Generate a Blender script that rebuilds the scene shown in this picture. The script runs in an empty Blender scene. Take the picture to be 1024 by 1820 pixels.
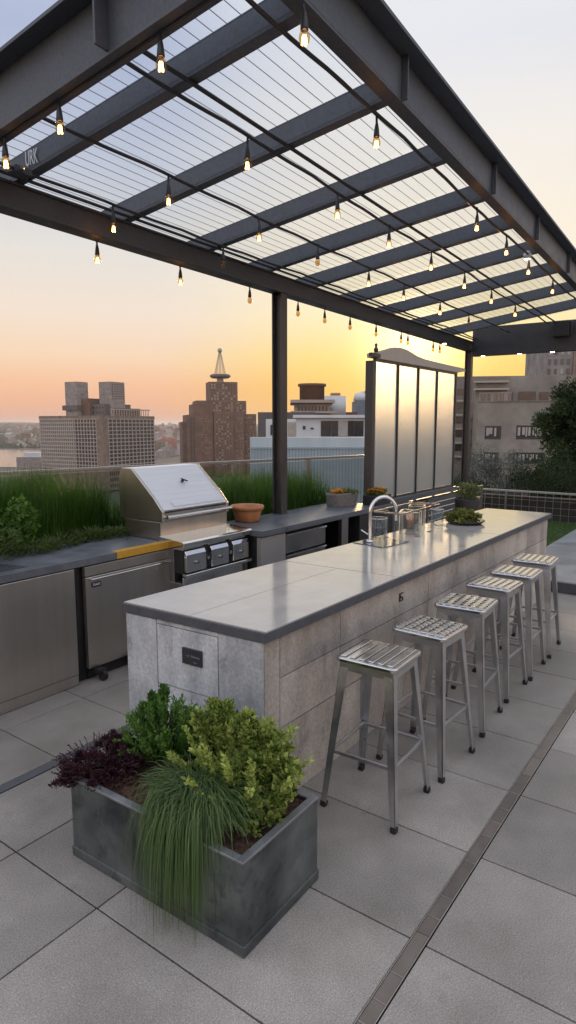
import bpy, math, random
from mathutils import Vector, Matrix
random.seed(7)
R = math.radians
sc = bpy.context.scene
COL = sc.collection

# ------------------------------------------------------------------ camera
YAW = R(35.978)                      # view direction measured from +x (the long axis of the bar)
PITCH = R(7.81)
EYE = 1.9
cam = bpy.data.cameras.new('camera'); co = bpy.data.objects.new('camera', cam); COL.objects.link(co)
co.location = (0, 0, EYE)
co.rotation_euler = (math.pi/2 - PITCH, 0, YAW - math.pi/2)
cam.sensor_fit = 'VERTICAL'; cam.sensor_height = 36; cam.lens = 1130/1820*36
cam.clip_start = .05; cam.clip_end = 30000
sc.camera = co

# ------------------------------------------------------------------ sky, sun, exposure
SUN_AZ, SUN_EL = R(25), R(6.5)
SUN = Vector((math.cos(SUN_AZ)*math.cos(SUN_EL), math.sin(SUN_AZ)*math.cos(SUN_EL), math.sin(SUN_EL)))
def lin(r, g, b):
    return tuple(((c/255)/12.92 if c/255 <= .04045 else ((c/255+.055)/1.055)**2.4) for c in (r, g, b))+(1,)
w = bpy.data.worlds.new('World'); sc.world = w; w.use_nodes = True
nt = w.node_tree; N = nt.nodes; L = nt.links; N.clear()
out = N.new('ShaderNodeOutputWorld'); bg = N.new('ShaderNodeBackground')
tc = N.new('ShaderNodeTexCoord'); sep = N.new('ShaderNodeSeparateXYZ'); L.new(tc.outputs['Generated'], sep.inputs[0])
def wramp(stops):
    r = N.new('ShaderNodeValToRGB'); e = r.color_ramp.elements
    e[0].position, e[0].color = stops[0]; e[1].position, e[1].color = stops[-1]
    for p, c in stops[1:-1]:
        x = e.new(p); x.color = c
    r.color_ramp.interpolation = 'EASE' if False else 'LINEAR'
    return r
away = wramp([(0, lin(222,165,140)), (.03, lin(242,183,146)), (.06, lin(250,197,157)), (.10, lin(251,218,186)), (.16, lin(246,228,211)), (.24, lin(232,227,220)), (.34, lin(203,208,222)), (.47, lin(176,187,215)), (.75, lin(222,226,240)), (1, lin(232,235,246))])
near = wramp([(0, lin(255,190,88)), (.06, lin(255,203,88)), (.10, lin(255,221,124)), (.16, lin(255,236,188)), (.24, lin(253,241,220)), (.34, lin(247,240,230)), (.47, lin(233,234,239)), (.75, lin(236,238,245)), (1, lin(234,236,246))])
L.new(sep.outputs[2], away.inputs[0]); L.new(sep.outputs[2], near.inputs[0])
nz = N.new('ShaderNodeTexNoise'); nz.inputs['Scale'].default_value = 2.2; nz.inputs['Detail'].default_value = 3
mp = N.new('ShaderNodeMapping'); mp.inputs['Scale'].default_value = (1, 1, 6); L.new(tc.outputs['Generated'], mp.inputs[0]); L.new(mp.outputs[0], nz.inputs['Vector'])
def vm(op, a, b=None):
    n = N.new('ShaderNodeVectorMath'); n.operation = op
    L.new(a, n.inputs[0])
    if b is not None: n.inputs[1].default_value = b
    return n
def ma(op, a, b=None, c=None, clamp=False):
    n = N.new('ShaderNodeMath'); n.operation = op; n.use_clamp = clamp
    for i, v in enumerate((a, b, c)):
        if v is None: continue
        if isinstance(v, (int, float)): n.inputs[i].default_value = v
        else: L.new(v, n.inputs[i])
    return n.outputs[0]
flat = vm('MULTIPLY', tc.outputs['Generated'], (1, 1, 0)); nrm = vm('NORMALIZE', flat.outputs[0])
dt = vm('DOT_PRODUCT', nrm.outputs[0], (math.cos(SUN_AZ-R(3)), math.sin(SUN_AZ-R(3)), 0)).outputs['Value']
fac = N.new('ShaderNodeMapRange'); fac.interpolation_type = 'SMOOTHSTEP'
fac.inputs['From Min'].default_value = .89; fac.inputs['From Max'].default_value = 1.0
L.new(ma('ADD', dt, ma('MULTIPLY', ma('SUBTRACT', nz.outputs[0], .5), .05)), fac.inputs['Value'])
mx = N.new('ShaderNodeMix'); mx.data_type = 'RGBA'; L.new(fac.outputs[0], mx.inputs[0]); L.new(away.outputs[0], mx.inputs[6]); L.new(near.outputs[0], mx.inputs[7])
# glow around the sun
ds = vm('DOT_PRODUCT', tc.outputs['Generated'], tuple(SUN)).outputs['Value']
glow = ma('ADD', ma('MULTIPLY', ma('POWER', ma('MAXIMUM', ds, 0), 60), .16), ma('MULTIPLY', ma('POWER', ma('MAXIMUM', ds, 0), 600), 1.4))
gc = N.new('ShaderNodeMix'); gc.data_type = 'RGBA'; gc.blend_type = 'ADD'; gc.inputs[0].default_value = 1
gm = vm('SCALE', mx.outputs[2]); gcol = N.new('ShaderNodeVectorMath'); gcol.operation = 'SCALE'; gcol.inputs[0].default_value = (1, .78, .42); L.new(glow, gcol.inputs['Scale'])
# evening sky behind the viewer, unseen, brightened as added fill for the foreground
back = N.new('ShaderNodeMapRange'); back.inputs['From Min'].default_value = -.3; back.inputs['From Max'].default_value = .5; back.inputs['To Min'].default_value = 1.6; back.inputs['To Max'].default_value = 1
L.new(dt, back.inputs['Value']); L.new(back.outputs[0], gm.inputs['Scale'])
L.new(gm.outputs[0], gc.inputs[6]); L.new(gcol.outputs[0], gc.inputs[7])
L.new(gc.outputs[2], bg.inputs[0]); bg.inputs[1].default_value = 1.0
L.new(bg.outputs[0], out.inputs[0])
sl = bpy.data.lights.new('sun', 'SUN'); so = bpy.data.objects.new('sun', sl); COL.objects.link(so)
sl.energy = 2.8; sl.angle = R(7); sl.color = (1, .66, .36)
so.rotation_euler = SUN.to_track_quat('Z', 'Y').to_euler()
sc.view_settings.view_transform = 'Standard'; sc.view_settings.look = 'None'; sc.view_settings.exposure = 0; sc.view_settings.gamma = 1
sc.cycles.max_bounces = 10; sc.cycles.transparent_max_bounces = 24; sc.cycles.diffuse_bounces = 3; sc.cycles.glossy_bounces = 4; sc.cycles.transmission_bounces = 8
sc.cycles.sample_clamp_indirect = 4; sc.cycles.use_denoising = True; sc.cycles.volume_bounces = 0
sc.cycles.caustics_reflective = False; sc.cycles.caustics_refractive = False

# ------------------------------------------------------------------ mesh helpers
class MB:
    def __init__(s): s.v = []; s.f = []; s.t = []; s.sm = []
    def add(s, vs, fs, tone=.5, smooth=False):
        b = len(s.v); s.v += [tuple(v) for v in vs]
        for f in fs: s.f.append(tuple(b+i for i in f)); s.t.append(tone); s.sm.append(smooth)
        return s
    def box(s, x0, y0, z0, x1, y1, z1, tone=.5):
        if x0 > x1: x0, x1 = x1, x0
        if y0 > y1: y0, y1 = y1, y0
        if z0 > z1: z0, z1 = z1, z0
        v = [(x0,y0,z0),(x1,y0,z0),(x1,y1,z0),(x0,y1,z0),(x0,y0,z1),(x1,y0,z1),(x1,y1,z1),(x0,y1,z1)]
        return s.add(v, [(0,3,2,1),(4,5,6,7),(0,1,5,4),(1,2,6,5),(2,3,7,6),(3,0,4,7)], tone)
    def prism(s, pts, z0, z1, tone=.5):   # pts counter-clockwise in plan
        n = len(pts); v = [(x,y,z0) for x,y in pts]+[(x,y,z1) for x,y in pts]
        f = [tuple(range(n-1,-1,-1)), tuple(range(n,2*n))]+[(i,(i+1)%n,n+(i+1)%n,n+i) for i in range(n)]
        return s.add(v, f, tone)
    def extr(s, pts, axis, a0, a1, tone=.5):  # outline in the plane normal to axis: 'x' -> (y,z), 'y' -> (x,z)
        n = len(pts)
        m = (lambda p, a: (a,p[0],p[1])) if axis == 'x' else (lambda p, a: (p[0],a,p[1]))
        v = [m(p,a0) for p in pts]+[m(p,a1) for p in pts]
        f = [tuple(range(n-1,-1,-1)), tuple(range(n,2*n))]+[(i,(i+1)%n,n+(i+1)%n,n+i) for i in range(n)]
        return s.add(v, f, tone)
    def frame(s, d):
        d = Vector(d).normalized(); u = Vector((0,0,1)) if abs(d.z) < .95 else Vector((1,0,0))
        a = d.cross(u).normalized(); return a, a.cross(d).normalized()
    def bar(s, p0, p1, w0, d0, w1=None, d1=None, tone=.5, ax=None):   # rectangular section, may taper
        w1 = w0 if w1 is None else w1; d1 = d0 if d1 is None else d1
        p0 = Vector(p0); p1 = Vector(p1); a, b = s.frame(p1-p0)
        if ax is not None:
            a = Vector(ax); a = (a-(p1-p0).normalized()*a.dot((p1-p0).normalized())).normalized(); b = a.cross((p1-p0).normalized())
        v = []
        for p, ww, dd in ((p0,w0,d0),(p1,w1,d1)):
            for i, j in ((-1,-1),(1,-1),(1,1),(-1,1)): v.append(p+a*ww/2*i+b*dd/2*j)
        return s.add(v, [(0,3,2,1),(4,5,6,7),(0,1,5,4),(1,2,6,5),(2,3,7,6),(3,0,4,7)], tone)
    def tube(s, pts, r, n=8, r1=None, tone=.5):
        pts = [Vector(p) for p in pts]; m = len(pts); rings = []
        a = None
        for i, p in enumerate(pts):
            d = (pts[min(i+1,m-1)]-pts[max(i-1,0)]).normalized()
            if a is None: a, b = s.frame(d)
            else:
                a = (a-d*a.dot(d)).normalized(); b = a.cross(d)
            rr = r if r1 is None else r+(r1-r)*i/(m-1)
            rings.append([p+a*rr*math.cos(2*math.pi*k/n)+b*rr*math.sin(2*math.pi*k/n) for k in range(n)])
        v = [q for g in rings for q in g]
        f = [(i*n+k, i*n+(k+1)%n, (i+1)*n+(k+1)%n, (i+1)*n+k) for i in range(m-1) for k in range(n)]
        s.add(v, f, tone, True)
        return s.add([*rings[0], *rings[-1]], [tuple(range(n)), tuple(range(2*n-1,n-1,-1))], tone)
    def lathe(s, prof, n=20, c=(0,0,0), tone=.5):
        v = []
        for r, z in prof:
            for k in range(n): v.append((c[0]+max(r,1e-4)*math.cos(2*math.pi*k/n), c[1]+max(r,1e-4)*math.sin(2*math.pi*k/n), c[2]+z))
        f = [(i*n+k, i*n+(k+1)%n, (i+1)*n+(k+1)%n, (i+1)*n+k) for i in range(len(prof)-1) for k in range(n)]
        return s.add(v, f, tone, True)
    def leaf(s, p, d, nrm, ln, wd, tone):
        p = Vector(p); d = Vector(d).normalized(); sd = d.cross(Vector(nrm))
        if sd.length < 1e-3: sd = d.orthogonal()
        sd.normalize(); up = sd.cross(d)
        m = p+d*ln*.45+up*ln*.08
        return s.add([p, m+sd*wd/2, p+d*ln, m-sd*wd/2], [(0,1,2,3)], tone)
    def blade(s, p, dx, dy, h, bend, wd, tone, seg=4, droop=0):
        p = Vector(p); v = []; l = math.hypot(dx,dy) or 1; ux, uy = dx/l, dy/l
        for i in range(seg+1):
            t = i/seg; q = p+Vector((ux*bend*t*t, uy*bend*t*t, h*t-droop*t*t))
            ww = wd*(1-t*.9)/2
            v += [q+Vector((-uy*ww,ux*ww,0)), q-Vector((-uy*ww,ux*ww,0))]
        return s.add(v, [(2*i,2*i+1,2*i+3,2*i+2) for i in range(seg)], tone)
    def sub(s, o):
        s.v = [(a-o[0], b-o[1], c-o[2]) for a,b,c in s.v]; return s
    def build(s, name, m, parent=None, bevel=0, label=None, kind=None, loc=None, smooth=None):
        me = bpy.data.meshes.new(name); me.from_pydata(s.v, [], s.f)
        me.materials.append(m)
        at = me.attributes.new('tone', 'FLOAT', 'FACE'); at.data.foreach_set('value', s.t)
        me.polygons.foreach_set('use_smooth', [smooth if smooth is not None else x for x in s.sm])
        me.update()
        o = bpy.data.objects.new(name, me); COL.objects.link(o)
        if parent is not None: o.parent = parent
        if loc is not None: o.location = loc
        if bevel:
            b = o.modifiers.new('bevel', 'BEVEL'); b.width = bevel; b.segments = 2; b.limit_method = 'ANGLE'; b.angle_limit = R(40)
        if label: o['label'] = label
        if kind: o['kind'] = kind
        return o
def tag(o, label, cat, group=None, kind=None):
    o['label'] = label; o['category'] = cat
    if group: o['group'] = group
    if kind: o['kind'] = kind
    return o
def thing(name, label, cat, loc=(0,0,0), rz=0, group=None):
    o = bpy.data.objects.new(name, None); COL.objects.link(o); o.empty_display_size = .2
    o.location = loc; o.rotation_euler = (0,0,rz); return tag(o, label, cat, group)
def struct(name, mb, m, **k):
    return mb.build(name, m, kind='structure', **k)
def kids(o): return list(o.children)
def dup(root, loc=None, rz=None, label=None, group=None, parent=None):
    r = root.copy(); COL.objects.link(r)
    if parent is not None: r.parent = parent
    if loc is not None: r.location = loc
    if rz is not None: r.rotation_euler = (0,0,rz)
    if label: r['label'] = label
    if group: r['group'] = group
    for c in root.children: dup(c, parent=r)
    return r
def text_mesh(name, s, size, m, parent, loc, rot, extrude=.001):
    cu = bpy.data.curves.new(name, 'FONT'); cu.body = s; cu.size = size; cu.extrude = extrude; cu.align_x = 'CENTER'; cu.align_y = 'CENTER'
    t = bpy.data.objects.new(name+'_tmp', cu); COL.objects.link(t)
    bpy.context.view_layer.update()
    me = bpy.data.meshes.new_from_object(t.evaluated_get(bpy.context.evaluated_depsgraph_get()))
    bpy.data.objects.remove(t); bpy.data.curves.remove(cu)
    me.name = name; me.materials.clear(); me.materials.append(m)
    o = bpy.data.objects.new(name, me); COL.objects.link(o); o.parent = parent; o.location = loc; o.rotation_euler = rot
    return o

# ------------------------------------------------------------------ materials
def pmat(name, c1, c2=None, scale=8, rough=.6, metal=0, bump=0, bscale=None, stretch=(1,1,1), detail=6, tone=0, rvar=0, spec=None, speck=0, coord='Object', stain=0, blot=None, aniso=0, specka=.2):
    m = bpy.data.materials.new(name); m.use_nodes = True; t = m.node_tree; n = t.nodes; l = t.links
    p = n['Principled BSDF']; c2 = c2 or c1
    tcn = n.new('ShaderNodeTexCoord'); mpn = n.new('ShaderNodeMapping'); mpn.inputs['Scale'].default_value = stretch
    l.new(tcn.outputs[coord], mpn.inputs[0])
    no = n.new('ShaderNodeTexNoise'); no.inputs['Scale'].default_value = scale; no.inputs['Detail'].default_value = detail; no.inputs['Roughness'].default_value = .62
    l.new(mpn.outputs[0], no.inputs['Vector'])
    rp = n.new('ShaderNodeValToRGB'); rp.color_ramp.elements[0].position = .34; rp.color_ramp.elements[1].position = .66
    rp.color_ramp.elements[0].color = (*c1,1); rp.color_ramp.elements[1].color = (*c2,1)
    l.new(no.outputs[0], rp.inputs[0]); col = rp.outputs[0]
    def mul(col, fac_out, lo, hi):
        mr = n.new('ShaderNodeMapRange'); mr.inputs['To Min'].default_value = lo; mr.inputs['To Max'].default_value = hi
        mr.inputs['From Min'].default_value = .25; mr.inputs['From Max'].default_value = .75
        l.new(fac_out, mr.inputs['Value'])
        v = n.new('ShaderNodeVectorMath'); v.operation = 'SCALE'; l.new(col, v.inputs[0]); l.new(mr.outputs[0], v.inputs['Scale']); return v.outputs[0]
    if speck:
        n2 = n.new('ShaderNodeTexNoise'); n2.inputs['Scale'].default_value = speck; n2.inputs['Detail'].default_value = 4; l.new(tcn.outputs[coord], n2.inputs['Vector'])
        col = mul(col, n2.outputs[0], 1-specka, 1+specka)
    if stain:
        n3 = n.new('ShaderNodeTexNoise'); n3.inputs['Scale'].default_value = stain; n3.inputs['Detail'].default_value = 5; l.new(tcn.outputs[coord], n3.inputs['Vector'])
        col = mul(col, n3.outputs[0], .72, 1.2)
    if blot:   # dark weathering marks with soft ragged edges: (scale, threshold, darkening)
        n4 = n.new('ShaderNodeTexNoise'); n4.inputs['Scale'].default_value = blot[0]; n4.inputs['Detail'].default_value = 9; n4.inputs['Roughness'].default_value = .7; l.new(mpn.outputs[0], n4.inputs['Vector'])
        m4 = n.new('ShaderNodeMapRange'); m4.inputs['From Min'].default_value = blot[1]; m4.inputs['From Max'].default_value = blot[1]+.12; m4.inputs['To Min'].default_value = 1; m4.inputs['To Max'].default_value = blot[2]; l.new(n4.outputs[0], m4.inputs['Value'])
        v4 = n.new('ShaderNodeVectorMath'); v4.operation = 'SCALE'; l.new(col, v4.inputs[0]); l.new(m4.outputs[0], v4.inputs['Scale']); col = v4.outputs[0]
    if aniso:
        p.inputs['Anisotropic'].default_value = aniso; tg = n.new('ShaderNodeTangent'); tg.direction_type = 'RADIAL'; tg.axis = 'Z'; l.new(tg.outputs[0], p.inputs['Tangent'])
    if tone:
        at = n.new('ShaderNodeAttribute'); at.attribute_name = 'tone'
        mr = n.new('ShaderNodeMapRange'); mr.inputs['To Min'].default_value = 1-tone; mr.inputs['To Max'].default_value = 1+tone; l.new(at.outputs['Fac'], mr.inputs['Value'])
        v = n.new('ShaderNodeVectorMath'); v.operation = 'SCALE'; l.new(col, v.inputs[0]); l.new(mr.outputs[0], v.inputs['Scale']); col = v.outputs[0]
    l.new(col, p.inputs['Base Color'])
    p.inputs['Metallic'].default_value = metal; p.inputs['Roughness'].default_value = rough
    if spec is not None: p.inputs['Specular IOR Level'].default_value = spec
    if rvar:
        mr = n.new('ShaderNodeMapRange'); mr.inputs['To Min'].default_value = max(rough-rvar,.03); mr.inputs['To Max'].default_value = rough+rvar
        mr.inputs['From Min'].default_value = .3; mr.inputs['From Max'].default_value = .7
        l.new(no.outputs[0], mr.inputs['Value']); l.new(mr.outputs[0], p.inputs['Roughness'])
    if bump:
        nb = n.new('ShaderNodeTexNoise'); nb.inputs['Scale'].default_value = bscale or scale*4; nb.inputs['Detail'].default_value = 5; l.new(mpn.outputs[0], nb.inputs['Vector'])
        b = n.new('ShaderNodeBump'); b.inputs['Strength'].default_value = bump; b.inputs['Distance'].default_value = .01
        l.new(nb.outputs[0], b.inputs['Height']); l.new(b.outputs[0], p.inputs['Normal'])
    return m
def leafmat(name, dark, light, trans=.35, rough=.5):
    m = bpy.data.materials.new(name); m.use_nodes = True; t = m.node_tree; n = t.nodes; l = t.links; n.clear()
    o = n.new('ShaderNodeOutputMaterial'); at = n.new('ShaderNodeAttribute'); at.attribute_name = 'tone'
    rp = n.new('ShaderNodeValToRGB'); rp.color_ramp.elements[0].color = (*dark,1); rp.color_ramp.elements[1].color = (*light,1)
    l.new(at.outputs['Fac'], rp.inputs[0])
    p = n.new('ShaderNodeBsdfPrincipled'); p.inputs['Roughness'].default_value = rough; p.inputs['Specular IOR Level'].default_value = .3
    l.new(rp.outputs[0], p.inputs['Base Color'])
    tr = n.new('ShaderNodeBsdfTranslucent'); l.new(rp.outputs[0], tr.inputs[0])
    mxs = n.new('ShaderNodeMixShader'); mxs.inputs[0].default_value = trans; l.new(p.outputs[0], mxs.inputs[1]); l.new(tr.outputs[0], mxs.inputs[2]); l.new(mxs.outputs[0], o.inputs[0])
    return m
def emit(name, col, s):
    m = bpy.data.materials.new(name); m.use_nodes = True; t = m.node_tree; t.nodes.clear()
    e = t.nodes.new('ShaderNodeEmission'); e.inputs[0].default_value = (*col,1); e.inputs[1].default_value = s
    o = t.nodes.new('ShaderNodeOutputMaterial'); t.links.new(e.outputs[0], o.inputs[0]); return m
def thin_fresnel(n, l, ior):
    fr = n.new('ShaderNodeFresnel'); ge = n.new('ShaderNodeNewGeometry'); mr = n.new('ShaderNodeMapRange')
    mr.inputs['To Min'].default_value = ior; mr.inputs['To Max'].default_value = 1/ior
    l.new(ge.outputs['Backfacing'], mr.inputs['Value']); l.new(mr.outputs[0], fr.inputs[0]); return fr
def glass(name, col=(1,1,1), clear=.88, rough=.03, gloss=(.9,.9,.9), diffuse=None, ior=1.5):
    """thin pane: mostly see-through with a fresnel reflection"""
    m = bpy.data.materials.new(name); m.use_nodes = True; t = m.node_tree; n = t.nodes; l = t.links; n.clear()
    o = n.new('ShaderNodeOutputMaterial'); tr = n.new('ShaderNodeBsdfTransparent'); tr.inputs[0].default_value = (*[c*clear for c in col],1)
    gl = n.new('ShaderNodeBsdfGlossy'); gl.inputs[0].default_value = (*gloss,1); gl.inputs[1].default_value = rough
    fr = thin_fresnel(n, l, ior)
    mxs = n.new('ShaderNodeMixShader'); l.new(fr.outputs[0], mxs.inputs[0]); l.new(tr.outputs[0], mxs.inputs[1]); l.new(gl.outputs[0], mxs.inputs[2])
    last = mxs.outputs[0]
    if diffuse:
        d = n.new('ShaderNodeBsdfDiffuse'); d.inputs[0].default_value = (*diffuse[0],1); m2 = n.new('ShaderNodeMixShader'); m2.inputs[0].default_value = diffuse[1]
        l.new(last, m2.inputs[1]); l.new(d.outputs[0], m2.inputs[2]); last = m2.outputs[0]
    l.new(last, o.inputs[0]); return m
def frosted():
    m = bpy.data.materials.new('frosted_glass'); m.use_nodes = True; t = m.node_tree; n = t.nodes; l = t.links; n.clear()
    o = n.new('ShaderNodeOutputMaterial')
    rf = n.new('ShaderNodeBsdfRefraction'); rf.inputs['IOR'].default_value = 1.3; rf.inputs['Roughness'].default_value = .27; rf.inputs[0].default_value = (.96,.97,.95,1)
    tl = n.new('ShaderNodeBsdfTranslucent'); tl.inputs[0].default_value = (.85,.9,.9,1)
    df = n.new('ShaderNodeBsdfDiffuse'); df.inputs[0].default_value = (.62,.68,.7,1)
    gl = n.new('ShaderNodeBsdfGlossy'); gl.inputs[1].default_value = .12
    a = n.new('ShaderNodeMixShader'); a.inputs[0].default_value = .18; l.new(rf.outputs[0], a.inputs[1]); l.new(tl.outputs[0], a.inputs[2])
    b = n.new('ShaderNodeMixShader'); b.inputs[0].default_value = .22; l.new(a.outputs[0], b.inputs[1]); l.new(df.outputs[0], b.inputs[2])
    fr = thin_fresnel(n, l, 1.45)
    c = n.new('ShaderNodeMixShader'); l.new(fr.outputs[0], c.inputs[0]); l.new(b.outputs[0], c.inputs[1]); l.new(gl.outputs[0], c.inputs[2])
    l.new(c.outputs[0], o.inputs[0]); return m
M = dict(
 paver=pmat('paver_stone', (.225,.203,.178), (.315,.288,.256), 2.2, .62, bump=.2, bscale=110, tone=.17, speck=170, specka=.42, rvar=.12, stain=1.3, blot=(4.5,.6,.8)),
 grout=pmat('grout', (.035,.034,.034), rough=.9),
 strip=pmat('dark_strip', (.06,.064,.072), (.08,.083,.09), 12, .5, bump=.1),
 cover=pmat('drain_cover', (.115,.095,.078), (.175,.148,.122), 6, .45, tone=.25, bump=.1, rvar=.1),
 trim=pmat('metal_trim', (.45,.41,.37), (.6,.56,.5), 20, .35, 1),
 conc=pmat('concrete_panel', (.34,.355,.365), (.55,.56,.565), 6, .75, bump=.3, bscale=45, speck=60, tone=.12, stretch=(1,1,.55), stain=2.6, blot=(7,.56,.62)),
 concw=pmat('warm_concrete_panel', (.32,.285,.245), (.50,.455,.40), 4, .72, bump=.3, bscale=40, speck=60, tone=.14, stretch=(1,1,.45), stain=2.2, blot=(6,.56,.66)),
 top=pmat('stone_worktop', (.36,.347,.325), (.435,.42,.395), 4.0, .11, bump=.006, bscale=30, rvar=.04, tone=.03, spec=.75),
 slate=pmat('slate_edge', (.055,.06,.07), (.08,.086,.098), 14, .42, bump=.06),
 counter=pmat('slate_counter', (.085,.095,.11), (.12,.13,.148), 6, .36, bump=.08, rvar=.1, speck=80),
 steel=pmat('brushed_steel', (.60,.555,.50), (.64,.595,.54), 3, .33, 1, bump=.7, bscale=.8, stretch=(6,6,.1), rvar=.015, detail=1, aniso=.75),
 steelh=pmat('hood_steel', (.74,.76,.78), (.80,.82,.84), 4, .5, .8, bump=.05, bscale=30, stretch=(.4,12,12), detail=2),
 steeld=pmat('dark_steel_panel', (.27,.265,.265), (.34,.335,.33), 4, .35, 1, rvar=.08, detail=3),
 chrome=pmat('polished_steel', (.72,.71,.69), (.78,.77,.75), 10, .1, 1, rvar=.05, bump=.05, bscale=14),
 stool=pmat('stool_steel', (.52,.53,.545), (.60,.605,.61), 9, .34, 1, rvar=.08, bump=.015),
 seat=pmat('stool_seat_steel', (.55,.55,.55), (.66,.65,.63), 12, .14, 1, rvar=.05, bump=.02, bscale=20),
 rubber=pmat('black_rubber', (.012,.012,.012), rough=.7),
 black=pmat('black_metal', (.014,.014,.015), (.022,.022,.023), 8, .45),
 beamdk=pmat('painted_steel_dark', (.034,.035,.037), (.046,.047,.049), 7, .44, bump=.05, rvar=.1, speck=50, spec=.5),
 beam=pmat('painted_steel', (.075,.089,.110), (.095,.110,.133), 7, .44, bump=.05, rvar=.1, speck=50, spec=.5),
 beamlt=pmat('painted_steel_outer', (.060,.068,.082), (.080,.087,.099), 7, .5, bump=.06, rvar=.1, speck=60, spec=.5),
 post=pmat('post_steel', (.035,.033,.033), (.05,.047,.046), 7, .4, rvar=.1),
 cable=pmat('cable_black', (.02,.021,.024), rough=.5),
 zinc=pmat('weathered_zinc', (.045,.055,.056), (.17,.19,.185), 3.0, .48, .55, bump=.15, bscale=20, rvar=.15, stain=5, detail=9, blot=(9,.52,.55)),
 zincrim=pmat('zinc_rim', (.17,.18,.19), (.26,.265,.27), 9, .4, .6, rvar=.1),
 mulch=pmat('bark_mulch', (.035,.018,.012), (.12,.06,.038), 30, .95, bump=1, bscale=60),
 soil=pmat('dark_soil', (.02,.015,.011), (.05,.038,.028), 30, .95, bump=.8),
 terra=pmat('terracotta', (.42,.17,.065), (.52,.23,.10), 6, .6, bump=.15, stain=4),
 wicker=pmat('wicker', (.10,.09,.08), (.24,.22,.20), 60, .8, bump=1, bscale=50, stretch=(.4,.4,3)),
 yellow=pmat('yellow_strip', (.42,.22,.015), (.52,.28,.03), 10, .55, bump=.05),
 beige=pmat('beige_panel', (.24,.225,.205), (.27,.25,.23), 4, .5),
 copper=pmat('copper', (.72,.36,.22), (.8,.42,.27), 8, .22, 1),
 plaque=pmat('black_plaque', (.018,.019,.021), (.028,.03,.032), 20, .35),
 engr=pmat('engraving', (.22,.23,.24), rough=.5),
 white=pmat('white_lettering', (.8,.83,.86), rough=.5),
 lake=pmat('lake_water', (.06,.07,.08), (.07,.08,.09), 30, .16, bump=.3, bscale=.05, spec=.8),
)
G = dict(rail=glass('rail_glass', (.96,.98,.97), .85, .02), roof=glass('roof_sheet', (.96,.985,1), .99, .1, (.8,.8,.8), ((.85,.9,.97), .015), 1.25), clear=glass('clear_acrylic', (.93,.95,.95), .9, .02, (1,1,1)), bulb=glass('bulb_glass', (1,.78,.5), .85, .03), frost=frosted(),
 pane=pmat('window_glass', (.02,.022,.026), (.035,.038,.042), 2, .12, spec=.8), panelit=pmat('window_blind', (.28,.27,.25), (.4,.38,.35), 2, .3),
 fil=emit('filament', (1,.46,.12), 32), led=emit('led', (1,.82,.55), 14))
LF = dict(
 grass=leafmat('meadow_grass', (.018,.055,.006), (.09,.20,.025)), low=leafmat('low_leaves', (.04,.075,.018), (.17,.23,.07)),
 box=leafmat('variegated_leaves', (.035,.09,.010), (.50,.58,.15), .35), green=leafmat('shrub_leaves', (.025,.07,.012), (.14,.27,.05), .35),
 purple=leafmat('purple_leaves', (.018,.007,.010), (.09,.035,.045), .2), drape=leafmat('fountain_grass', (.03,.065,.018), (.16,.24,.085), .3),
 tree=leafmat('tree_leaves', (.010,.022,.008), (.05,.085,.022), .25), sage=leafmat('sage_leaves', (.05,.065,.055), (.17,.20,.18), .25), bowl=leafmat('bowl_leaves', (.04,.06,.012), (.30,.31,.08), .3),
 flower=leafmat('marigold', (.7,.2,.01), (.95,.55,.04), .2), pale=leafmat('pale_leaves', (.06,.09,.03), (.30,.36,.16), .3), lawn=leafmat('lawn_grass', (.03,.07,.012), (.09,.17,.03), .3))
bark = pmat('bark', (.05,.038,.028), (.09,.07,.05), 12, .9, bump=.6)

def rv(s=1): 
    while True:
        v = Vector((random.uniform(-1,1), random.uniform(-1,1), random.uniform(-1,1)))
        if .05 < v.length < 1: return v*s
def crown(mb, c, rad, n, ln, wd, clumps=14, cr=.42, up=.5, hollow=.45, lo=0.05):
    """leaves gathered in clumps spread through an ellipsoid"""
    c = Vector(c); cs = []
    for _ in range(clumps):
        v = rv().normalized()*random.uniform(hollow, .95); cs.append((v, random.uniform(.6,1.2), random.uniform(-.18,.18)))
    for i in range(n):
        v, s, tt = random.choice(cs); o = rv().normalized()*(random.random()**.5)
        q = v+o*cr*s
        p = c+Vector((q.x*rad[0], q.y*rad[1], q.z*rad[2]))
        d = (o+rv(.7)+Vector((0,0,up))).normalized()
        mb.leaf(p, d, rv(), ln*random.uniform(.6,1.3), wd*random.uniform(.7,1.2), min(1,max(0, random.gauss(.45,.22)+tt)))
    return mb

# ------------------------------------------------------------------ terrace floor
xs = [1.405+.594*k for k in range(-8, 22)]
ROWS = [(-6.6,-5.1),(-5.1,-3.6),(-3.6,-2.1),(-2.1,-.60),(-.60,.8265),(.8835,1.957),(1.957,2.53),(2.53,3.02),(3.09,3.66),(3.66,4.3)]
def floor():
    b = MB(); b.box(-4, -6.9, -.25, 13.1, 6.9, -.012)
    struct('terrace_slab', b, M['grout'])
    b = MB(); g = .0038
    for (y0, y1) in ROWS:
        for i in range(len(xs)-1):
            if y1 < 1.6 and y0 < 1.6 and xs[i] > 7.3 and y0 < 1.4: pass
            b.box(xs[i]+g, y0+g, -.011, xs[i+1]-g, y1-g, random.uniform(-.0006,.0006), random.random())
    struct('floor', b, M['paver'], bevel=.0025)
    struct('floor_strip', MB().box(xs[0], 3.023, -.011, 7.2, 3.087, .001), M['strip'])
floor()
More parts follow.
